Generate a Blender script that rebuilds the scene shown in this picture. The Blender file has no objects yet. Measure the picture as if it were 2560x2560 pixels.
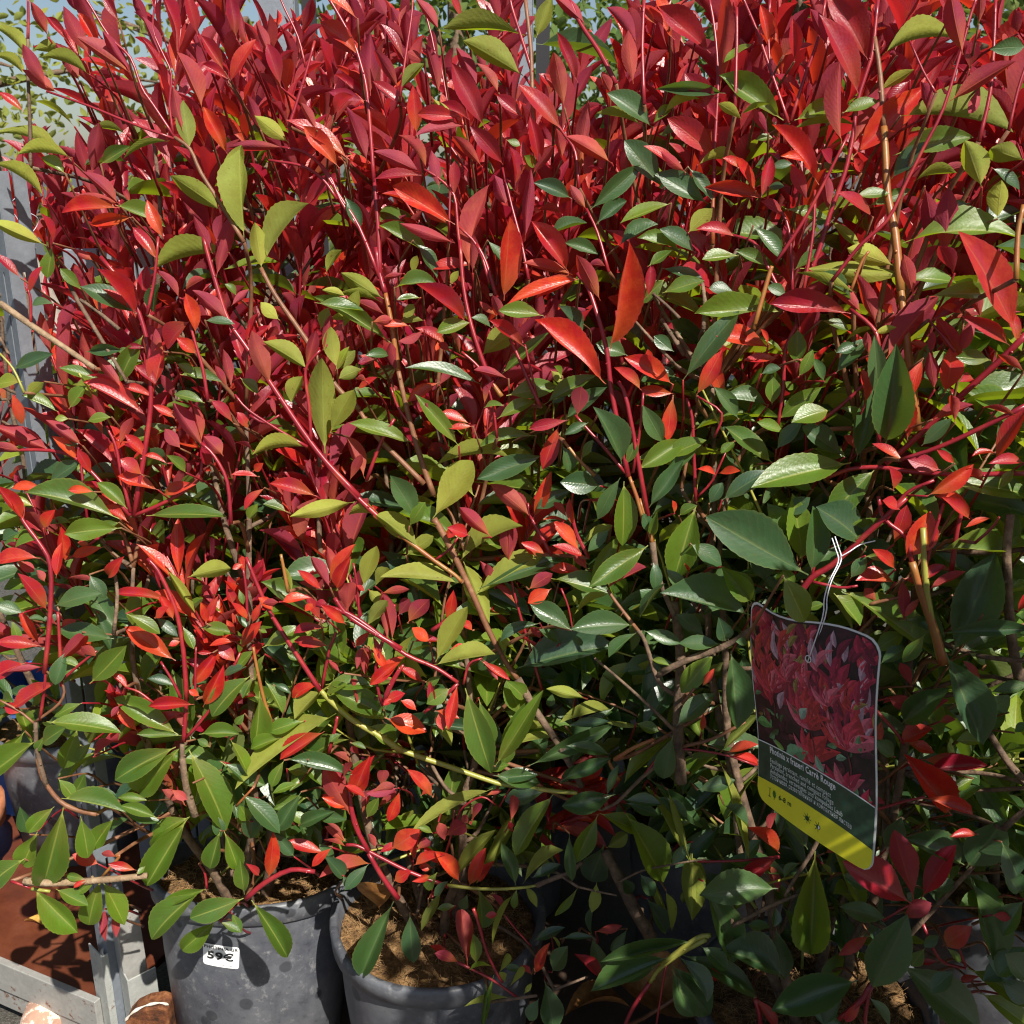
import bpy, math, random
import numpy as np
from mathutils import Vector, Matrix

rng = np.random.default_rng(7)
random.seed(7)
S = bpy.context.scene
COL = S.collection
R = math.radians

# ------------------------------------------------------------------ camera, sky, sun, exposure
CAM = np.array([0.0, 0.0, 1.60])
PITCH = R(18.0)
FPX = 1280 / math.tan(R(26.0))            # focal length in photo pixels (2560 wide)
cd = bpy.data.cameras.new('camera'); cam = bpy.data.objects.new('camera', cd); COL.objects.link(cam)
cam.location = CAM; cam.rotation_euler = (R(90) - PITCH, 0, 0)
cd.sensor_width = 36; cd.sensor_height = 36; cd.sensor_fit = 'HORIZONTAL'
cd.lens = 18 / math.tan(R(26.0)); cd.clip_start = 0.02; cd.clip_end = 3000
cd.dof.use_dof = True; cd.dof.focus_distance = 1.42; cd.dof.aperture_fstop = 18
S.camera = cam

SUN_EL, SUN_AZ = 48.0, 28.0               # elevation; degrees to the right of straight behind the camera
sv = np.array([math.cos(R(SUN_EL)) * math.sin(R(SUN_AZ)), -math.cos(R(SUN_EL)) * math.cos(R(SUN_AZ)), math.sin(R(SUN_EL))])
W = bpy.data.worlds.new('World'); S.world = W; W.use_nodes = True
wn = W.node_tree.nodes; wl = W.node_tree.links
sky = wn.new('ShaderNodeTexSky'); sky.sky_type = 'NISHITA'; sky.sun_disc = False
sky.sun_elevation = R(SUN_EL); sky.sun_rotation = math.atan2(sv[0], sv[1]); sky.air_density = 1.0; sky.dust_density = 1.2
wl.new(sky.outputs[0], wn['Background'].inputs[0]); wn['Background'].inputs[1].default_value = 0.055
sl = bpy.data.lights.new('sun', 'SUN'); sl.energy = 5.0; sl.angle = R(0.53); sl.color = (1.0, 0.95, 0.86)
so = bpy.data.objects.new('sun', sl); COL.objects.link(so); so.location = (2, -2, 4)
so.rotation_euler = Vector(-sv).to_track_quat('-Z', 'Y').to_euler()
S.view_settings.view_transform = 'Standard'; S.view_settings.look = 'None'
S.view_settings.exposure = 0.70; S.view_settings.gamma = 1.0; S.view_settings.use_curve_mapping = False
S.render.engine = 'CYCLES'
S.cycles.max_bounces = 8; S.cycles.diffuse_bounces = 4; S.cycles.glossy_bounces = 3
S.cycles.transmission_bounces = 5; S.cycles.transparent_max_bounces = 6
S.cycles.use_denoising = True; S.cycles.denoising_prefilter = 'ACCURATE'; S.cycles.filter_width = 1.15; S.cycles.sample_clamp_indirect = 6.0

# ------------------------------------------------------------------ pixel <-> world
FW = np.array([0, math.cos(PITCH), -math.sin(PITCH)]); DN = np.array([0, -math.sin(PITCH), -math.cos(PITCH)])
RT = np.array([1.0, 0, 0])
def ray(px, py):
    return FW + RT * ((px - 1280) / FPX) + DN * ((py - 1280) / FPX)
def atY(px, py, Y):
    d = ray(px, py); return CAM + d * (Y / d[1])
def atZ(px, py, z):
    d = ray(px, py); return CAM + d * ((z - CAM[2]) / d[2])
def proj(P):
    P = np.atleast_2d(P) - CAM
    dep = np.maximum(P @ FW, 1e-3)
    return 1280 + FPX * (P @ RT) / dep, 1280 + FPX * (P @ DN) / dep, P @ FW
_TY = np.array([0, 850, 1700, 2560.0]); _TX = np.array([0, 1280, 2560.0])
_T = np.array([[1.46, 1.47, 1.20], [1.40, 1.33, 1.08], [1.31, 1.27, 1.07], [1.28, 1.235, 1.02]])
def front(px, py):
    """distance of the hedge's outer leaves (metres in y), read off the sizes of the leaves"""
    px = np.clip(px, 0, 2560); py = np.clip(py, 0, 2560)
    cols = np.stack([np.interp(py, _TY, _T[:, k]) for k in range(3)])
    a = np.clip(px / 1280, 0, 2); i = np.minimum(a.astype(int) if hasattr(a, 'astype') else int(a), 1)
    f = a - i
    if np.ndim(px) == 0: return cols[i] * (1 - f) + cols[i + 1] * f
    k = np.arange(len(px)); return cols[i, k] * (1 - f) + cols[i + 1, k] * f
def nz(v): return v / max(np.linalg.norm(v), 1e-9)

# ------------------------------------------------------------------ object helpers
def link(o, parent=None, **kw):
    COL.objects.link(o)
    if parent is not None: o.parent = parent
    for k, v in kw.items(): o[k] = v
    return o
def empty(name, loc, label=None, category=None, group=None, rz=0.0):
    o = bpy.data.objects.new(name, None); o.empty_display_size = 0.05
    o.location = loc; o.rotation_euler = (0, 0, rz); COL.objects.link(o)
    if label: o['label'] = label
    if category: o['category'] = category
    if group: o['group'] = group
    return o
class MB:
    """collects faces of one mesh object"""
    def __init__(s): s.v = []; s.f = []; s.m = []; s.n = 0
    def add(s, verts, faces, m=0):
        s.v.append(np.asarray(verts, float)); s.f += [tuple(i + s.n for i in q) for q in faces]
        s.m += [m] * len(faces); s.n += len(verts); return s
    def tube(s, pts, rad, m=0, n=6, cap=True):
        pts = np.asarray(pts, float); k = len(pts); rad = np.broadcast_to(np.asarray(rad, float), (k,))
        tan = np.gradient(pts, axis=0); u = None; rows = []
        for i in range(k):
            t = nz(tan[i])
            if u is None: u = nz(np.cross(t, [0.31, 0.22, 0.92] if abs(t[2]) < .9 else [1, 0, 0]))
            u = nz(u - t * (u @ t)); w = np.cross(t, u)
            a = np.arange(n) * 2 * math.pi / n
            rows.append(pts[i] + rad[i] * (np.outer(np.cos(a), u) + np.outer(np.sin(a), w)))
        V = np.concatenate(rows); F = []
        for i in range(k - 1):
            for j in range(n):
                F.append((i * n + j, i * n + (j + 1) % n, (i + 1) * n + (j + 1) % n, (i + 1) * n + j))
        if cap: F += [tuple(range(n))[::-1], tuple((k - 1) * n + j for j in range(n))]
        return s.add(V, F, m)
    def box(s, lo, hi, m=0, M=None):
        lo = np.array(lo, float); hi = np.array(hi, float)
        V = np.array([[(lo, hi)[i][0], (lo, hi)[j][1], (lo, hi)[k][2]] for i in (0, 1) for j in (0, 1) for k in (0, 1)])
        if M is not None: V = V @ M.T
        return s.add(V, [(0, 1, 3, 2), (4, 6, 7, 5), (0, 4, 5, 1), (2, 3, 7, 6), (0, 2, 6, 4), (1, 5, 7, 3)], m)
    def lathe(s, prof, c=(0, 0, 0), n=48, m=0, sq=(1, 1), wob=None):
        V = []; F = []
        for (r, z) in prof:
            for j in range(n):
                a = 2 * math.pi * j / n; k = 1 if wob is None else wob(a, z)
                V.append((c[0] + r * k * sq[0] * math.cos(a), c[1] + r * k * sq[1] * math.sin(a), c[2] + z))
        for i in range(len(prof) - 1):
            for j in range(n): F.append((i * n + j, i * n + (j + 1) % n, (i + 1) * n + (j + 1) % n, (i + 1) * n + j))
        return s.add(V, F, m)
    def build(s, name, mats, parent=None, smooth=False, off=None, bevel=0, **kw):
        me = bpy.data.meshes.new(name); V = np.concatenate(s.v)
        if off is not None: V = V - np.asarray(off)
        me.from_pydata(V.tolist(), [], s.f)
        for mm in (mats if isinstance(mats, (list, tuple)) else [mats]): me.materials.append(mm)
        me.polygons.foreach_set('material_index', s.m)
        if smooth: me.polygons.foreach_set('use_smooth', [True] * len(s.f))
        me.update(); o = bpy.data.objects.new(name, me); link(o, parent, **kw)
        if bevel:
            b = o.modifiers.new('bevel', 'BEVEL'); b.width = bevel; b.segments = 2; b.limit_method = 'ANGLE'
        return o
def curve_pts(P, step=None, n=None):
    """Catmull-Rom through P"""
    P = np.asarray(P, float)
    if len(P) < 3: n = n or 4; t = np.linspace(0, 1, n)[:, None]; return P[0] * (1 - t) + P[-1] * t
    Q = np.concatenate([[2 * P[0] - P[1]], P, [2 * P[-1] - P[-2]]]); out = []
    for i in range(len(P) - 1):
        a, b, c, d = Q[i:i + 4]
        for t in (0, 1 / 3, 2 / 3):
            out.append(.5 * ((2 * b) + (c - a) * t + (2 * a - 5 * b + 4 * c - d) * t * t + (3 * b - a - 3 * c + d) * t ** 3))
    out.append(P[-1]); return np.array(out)

# ------------------------------------------------------------------ materials
def mat(name):
    m = bpy.data.materials.new(name); m.use_nodes = True
    nt = m.node_tree; return m, nt, nt.nodes, nt.links, nt.nodes['Principled BSDF']
def nd(N, t, **kw):
    n = N.new('ShaderNode' + t)
    for k, v in kw.items():
        if k in n.inputs: n.inputs[k].default_value = v
        else: setattr(n, k, v)
    return n
def mth(N, Lk, op, a, b=None, c=None, clamp=False):
    n = N.new('ShaderNodeMath'); n.operation = op; n.use_clamp = clamp
    for i, v in enumerate((a, b, c)):
        if v is None: continue
        if isinstance(v, (int, float)): n.inputs[i].default_value = v
        else: Lk.new(v, n.inputs[i])
    return n.outputs[0]
def mixc(N, Lk, f, a, b, blend='MIX'):
    n = N.new('ShaderNodeMix'); n.data_type = 'RGBA'; n.blend_type = blend
    for i, v in ((0, f), (6, a), (7, b)):
        if isinstance(v, (int, float)): n.inputs[i].default_value = v
        elif isinstance(v, tuple): n.inputs[i].default_value = (*v, 1)
        else: Lk.new(v, n.inputs[i])
    return n.outputs[2]
def ramp(N, Lk, f, stops):
    n = N.new('ShaderNodeValToRGB'); e = n.color_ramp.elements
    while len(e) < len(stops): e.new(0.5)
    for k, (p, c) in zip(e, stops): k.position = p; k.color = (*c, 1) if len(c) == 3 else c
    Lk.new(f, n.inputs[0]); return n.outputs[0]
def leaf_mat(name, tops, unders, trans, rough, tf, stalk, spots=0.0, coat=.5, basec=(.2, .2, .05)):
    m, nt, N, Lk, B = mat(name)
    geo = nd(N, 'NewGeometry'); oi = nd(N, 'ObjectInfo')
    uv = nd(N, 'UVMap'); uv.uv_map = 'UVMap'; sp = nd(N, 'SeparateXYZ'); Lk.new(uv.outputs[0], sp.inputs[0])
    u, v = sp.outputs[0], sp.outputs[1]
    rnd = mth(N, Lk, 'FRACT', mth(N, Lk, 'ADD', oi.outputs['Random'], geo.outputs['Random Per Island']))
    k = len(tops) - 1
    top = ramp(N, Lk, rnd, [(i / max(k, 1), c) for i, c in enumerate(tops)])
    und = ramp(N, Lk, rnd, [(i / max(len(unders) - 1, 1), c) for i, c in enumerate(unders)])
    tc = nd(N, 'TexCoord')
    no = nd(N, 'TexNoise', Scale=55.0, Detail=4.0, Roughness=.6); Lk.new(geo.outputs['Position'], no.inputs['Vector'])
    no2 = nd(N, 'TexNoise', Scale=420.0, Detail=3.0); Lk.new(geo.outputs['Position'], no2.inputs['Vector'])
    dv = mth(N, Lk, 'ABSOLUTE', mth(N, Lk, 'SUBTRACT', v, 0.5))
    vein = mth(N, Lk, 'SINE', mth(N, Lk, 'SUBTRACT', mth(N, Lk, 'MULTIPLY', u, 78.0), mth(N, Lk, 'ADD', mth(N, Lk, 'MULTIPLY', dv, 40.0), mth(N, Lk, 'MULTIPLY', no.outputs[0], 9.0))))
    mid = mth(N, Lk, 'SUBTRACT', 1.0, mth(N, Lk, 'MULTIPLY', dv, 22.0), clamp=True)
    col = mixc(N, Lk, geo.outputs['Backfacing'], top, und)
    shade = mth(N, Lk, 'ADD', mth(N, Lk, 'MULTIPLY', no.outputs[0], .7), .65)
    col = mixc(N, Lk, 1.0, col, nd(N, 'CombineColor').outputs[0], 'MULTIPLY') if False else col
    hs = nd(N, 'HueSaturation'); Lk.new(col, hs.inputs['Color']); Lk.new(shade, hs.inputs['Value'])
    Lk.new(mth(N, Lk, 'ADD', mth(N, Lk, 'MULTIPLY', no.outputs[0], .05), .475), hs.inputs['Hue'])
    col = hs.outputs[0]
    gb = mth(N, Lk, 'MULTIPLY', mth(N, Lk, 'SUBTRACT', 1.0, mth(N, Lk, 'MULTIPLY', mth(N, Lk, 'ADD', u, mth(N, Lk, 'MULTIPLY', no.outputs[0], .5)), 1.25), clamp=True), mth(N, Lk, 'MULTIPLY', mth(N, Lk, 'FRACT', mth(N, Lk, 'MULTIPLY', rnd, 5.7)), 1.5), clamp=True)
    col = mixc(N, Lk, gb, col, basec)
    vl = mth(N, Lk, 'MULTIPLY', mth(N, Lk, 'POWER', mth(N, Lk, 'ADD', mth(N, Lk, 'MULTIPLY', vein, .5), .5), 9.0), .10)
    col = mixc(N, Lk, vl, col, und)
    edge = mth(N, Lk, 'MULTIPLY', mth(N, Lk, 'SUBTRACT', dv, .455, clamp=True), 9.0, clamp=True)
    col = mixc(N, Lk, edge, col, und)
    col = mixc(N, Lk, mth(N, Lk, 'MULTIPLY', mid, .75), col, stalk)
    col = mixc(N, Lk, mth(N, Lk, 'MULTIPLY', mth(N, Lk, 'SUBTRACT', 0.13, u, clamp=True), 30.0, clamp=True), col, stalk)
    if spots:
        vo = nd(N, 'TexNoise', Scale=210.0, Detail=1.0); Lk.new(geo.outputs['Position'], vo.inputs['Vector'])
        col = mixc(N, Lk, mth(N, Lk, 'MULTIPLY', mth(N, Lk, 'SUBTRACT', vo.outputs[0], .70, clamp=True), 9.0 * spots, clamp=True), col, (.10, .045, .015))
    Lk.new(col, B.inputs['Base Color'])
    rr = mth(N, Lk, 'ADD', mth(N, Lk, 'MULTIPLY', no2.outputs[0], .24), mth(N, Lk, 'ADD', mth(N, Lk, 'MULTIPLY', mth(N, Lk, 'FRACT', mth(N, Lk, 'MULTIPLY', rnd, 7.31)), .16), rough - .12))
    rr = mth(N, Lk, 'ADD', rr, mth(N, Lk, 'MULTIPLY', geo.outputs['Backfacing'], .26), clamp=True)
    Lk.new(rr, B.inputs['Roughness']); B.inputs['IOR'].default_value = 1.48
    Lk.new(mth(N, Lk, 'SUBTRACT', .60, mth(N, Lk, 'MULTIPLY', geo.outputs['Backfacing'], .40)), B.inputs['Specular IOR Level'])
    Lk.new(mth(N, Lk, 'SUBTRACT', coat, mth(N, Lk, 'MULTIPLY', geo.outputs['Backfacing'], coat * .9)), B.inputs['Coat Weight']); B.inputs['Coat Roughness'].default_value = .46
    hgt = mth(N, Lk, 'ADD', mth(N, Lk, 'MULTIPLY', vein, .10), mth(N, Lk, 'MULTIPLY', mth(N, Lk, 'ADD', no2.outputs[0], no.outputs[0]), .75))
    hgt = mth(N, Lk, 'SUBTRACT', hgt, mth(N, Lk, 'MULTIPLY', mid, 1.0))
    bp = nd(N, 'Bump', Strength=.36, Distance=.0011); Lk.new(hgt, bp.inputs['Height']); Lk.new(bp.outputs[0], B.inputs['Normal'])
    tr = nd(N, 'BsdfTranslucent'); tr.inputs[0].default_value = (*trans, 1)
    mx = nd(N, 'MixShader'); mx.inputs[0].default_value = tf
    Lk.new(B.outputs[0], mx.inputs[1]); Lk.new(tr.outputs[0], mx.inputs[2])
    Lk.new(mx.outputs[0], N['Material Output'].inputs[0]); return m
MR = leaf_mat('leaf_red', [(.34, .012, .022), (.50, .026, .012), (.40, .012, .014), (.58, .058, .016), (.30, .010, .030), (.54, .034, .012)],
              [(.30, .040, .052), (.40, .066, .060), (.27, .034, .058), (.36, .080, .070)], (.95, .07, .02), .30, .30, (.46, .10, .05), 0.0, .14, (.34, .12, .02))
MC = leaf_mat('leaf_crimson', [(.21, .008, .024), (.34, .011, .018), (.25, .008, .034), (.44, .020, .014), (.18, .008, .028), (.38, .014, .030)],
              [(.23, .026, .046), (.32, .050, .066), (.26, .034, .068), (.36, .066, .078)], (.90, .04, .04), .30, .30, (.38, .07, .06), 0.0, .14, (.26, .07, .02))
MG = leaf_mat('leaf_green', [(.064, .128, .012), (.094, .165, .014), (.044, .102, .016), (.122, .190, .014)],
              [(.21, .235, .040), (.26, .27, .045), (.18, .21, .05)], (.50, .66, .02), .32, .30, (.28, .30, .06), .7, .26, (.16, .17, .03))
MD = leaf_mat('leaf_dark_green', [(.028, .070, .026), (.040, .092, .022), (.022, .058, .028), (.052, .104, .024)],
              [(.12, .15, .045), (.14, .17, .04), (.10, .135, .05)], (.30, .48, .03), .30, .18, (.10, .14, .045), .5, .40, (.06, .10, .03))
ML = leaf_mat('leaf_lime', [(.15, .21, .016), (.19, .24, .02), (.13, .20, .018)],
              [(.30, .32, .05), (.34, .35, .06), (.26, .30, .06)], (.60, .68, .03), .34, .30, (.34, .34, .08), .5, .2, (.30, .24, .05))
LM = [MR, MC, MG, MD, ML]; RED, CRI, GRN, DRK, LIM = range(5)

def simple(name, stops, scale=30, rough=.6, bump=.2, bscale=None, dist=.002, detail=5, spec=.4, metal=0.0, coord='Object', stretch=None):
    m, nt, N, Lk, B = mat(name)
    tc = nd(N, 'TexCoord'); src = tc.outputs[coord]
    if stretch:
        mp = nd(N, 'Mapping'); mp.inputs['Scale'].default_value = stretch; Lk.new(src, mp.inputs[0]); src = mp.outputs[0]
    no = nd(N, 'TexNoise', Scale=float(scale), Detail=float(detail), Roughness=.65); Lk.new(src, no.inputs['Vector'])
    c = ramp(N, Lk, no.outputs[0], stops); Lk.new(c, B.inputs['Base Color'])
    B.inputs['Roughness'].default_value = rough; B.inputs['Specular IOR Level'].default_value = spec; B.inputs['Metallic'].default_value = metal
    if bump:
        n2 = nd(N, 'TexNoise', Scale=float(bscale or scale * 4), Detail=4.0); Lk.new(src, n2.inputs['Vector'])
        bp = nd(N, 'Bump', Strength=bump, Distance=dist); Lk.new(n2.outputs[0], bp.inputs['Height']); Lk.new(bp.outputs[0], B.inputs['Normal'])
    return m
BARK = simple('bark', [(.3, (.055, .035, .024)), (.55, (.15, .095, .06)), (.75, (.26, .18, .12))], 60, .8, .5, 220, .003)
BARKP = simple('bark_pale', [(.3, (.16, .10, .06)), (.55, (.28, .19, .11)), (.75, (.40, .30, .20))], 70, .75, .5, 260, .003)
TWIG = simple('twig_brown', [(.3, (.12, .050, .026)), (.55, (.20, .085, .042)), (.75, (.28, .15, .08))], 50, .5, .3, 300, .001)
STR = simple('stem_red', [(.3, (.17, .009, .020)), (.55, (.25, .014, .022)), (.75, (.33, .045, .028))], 26, .34, .15, 300, .0006, spec=.5)
STO = simple('stem_orange', [(.3, (.24, .05, .018)), (.55, (.27, .11, .025)), (.75, (.26, .16, .045))], 24, .4, .15, 300, .0006, spec=.5)
STG = simple('stem_green', [(.3, (.22, .20, .030)), (.55, (.28, .28, .05)), (.75, (.34, .22, .06))], 22, .4, .15, 300, .0006, spec=.5)
SM = [BARK, TWIG, STR, STO, STG, BARKP]; sBK, sTW, sRD, sOR, sGR, sPB = range(6)

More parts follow.
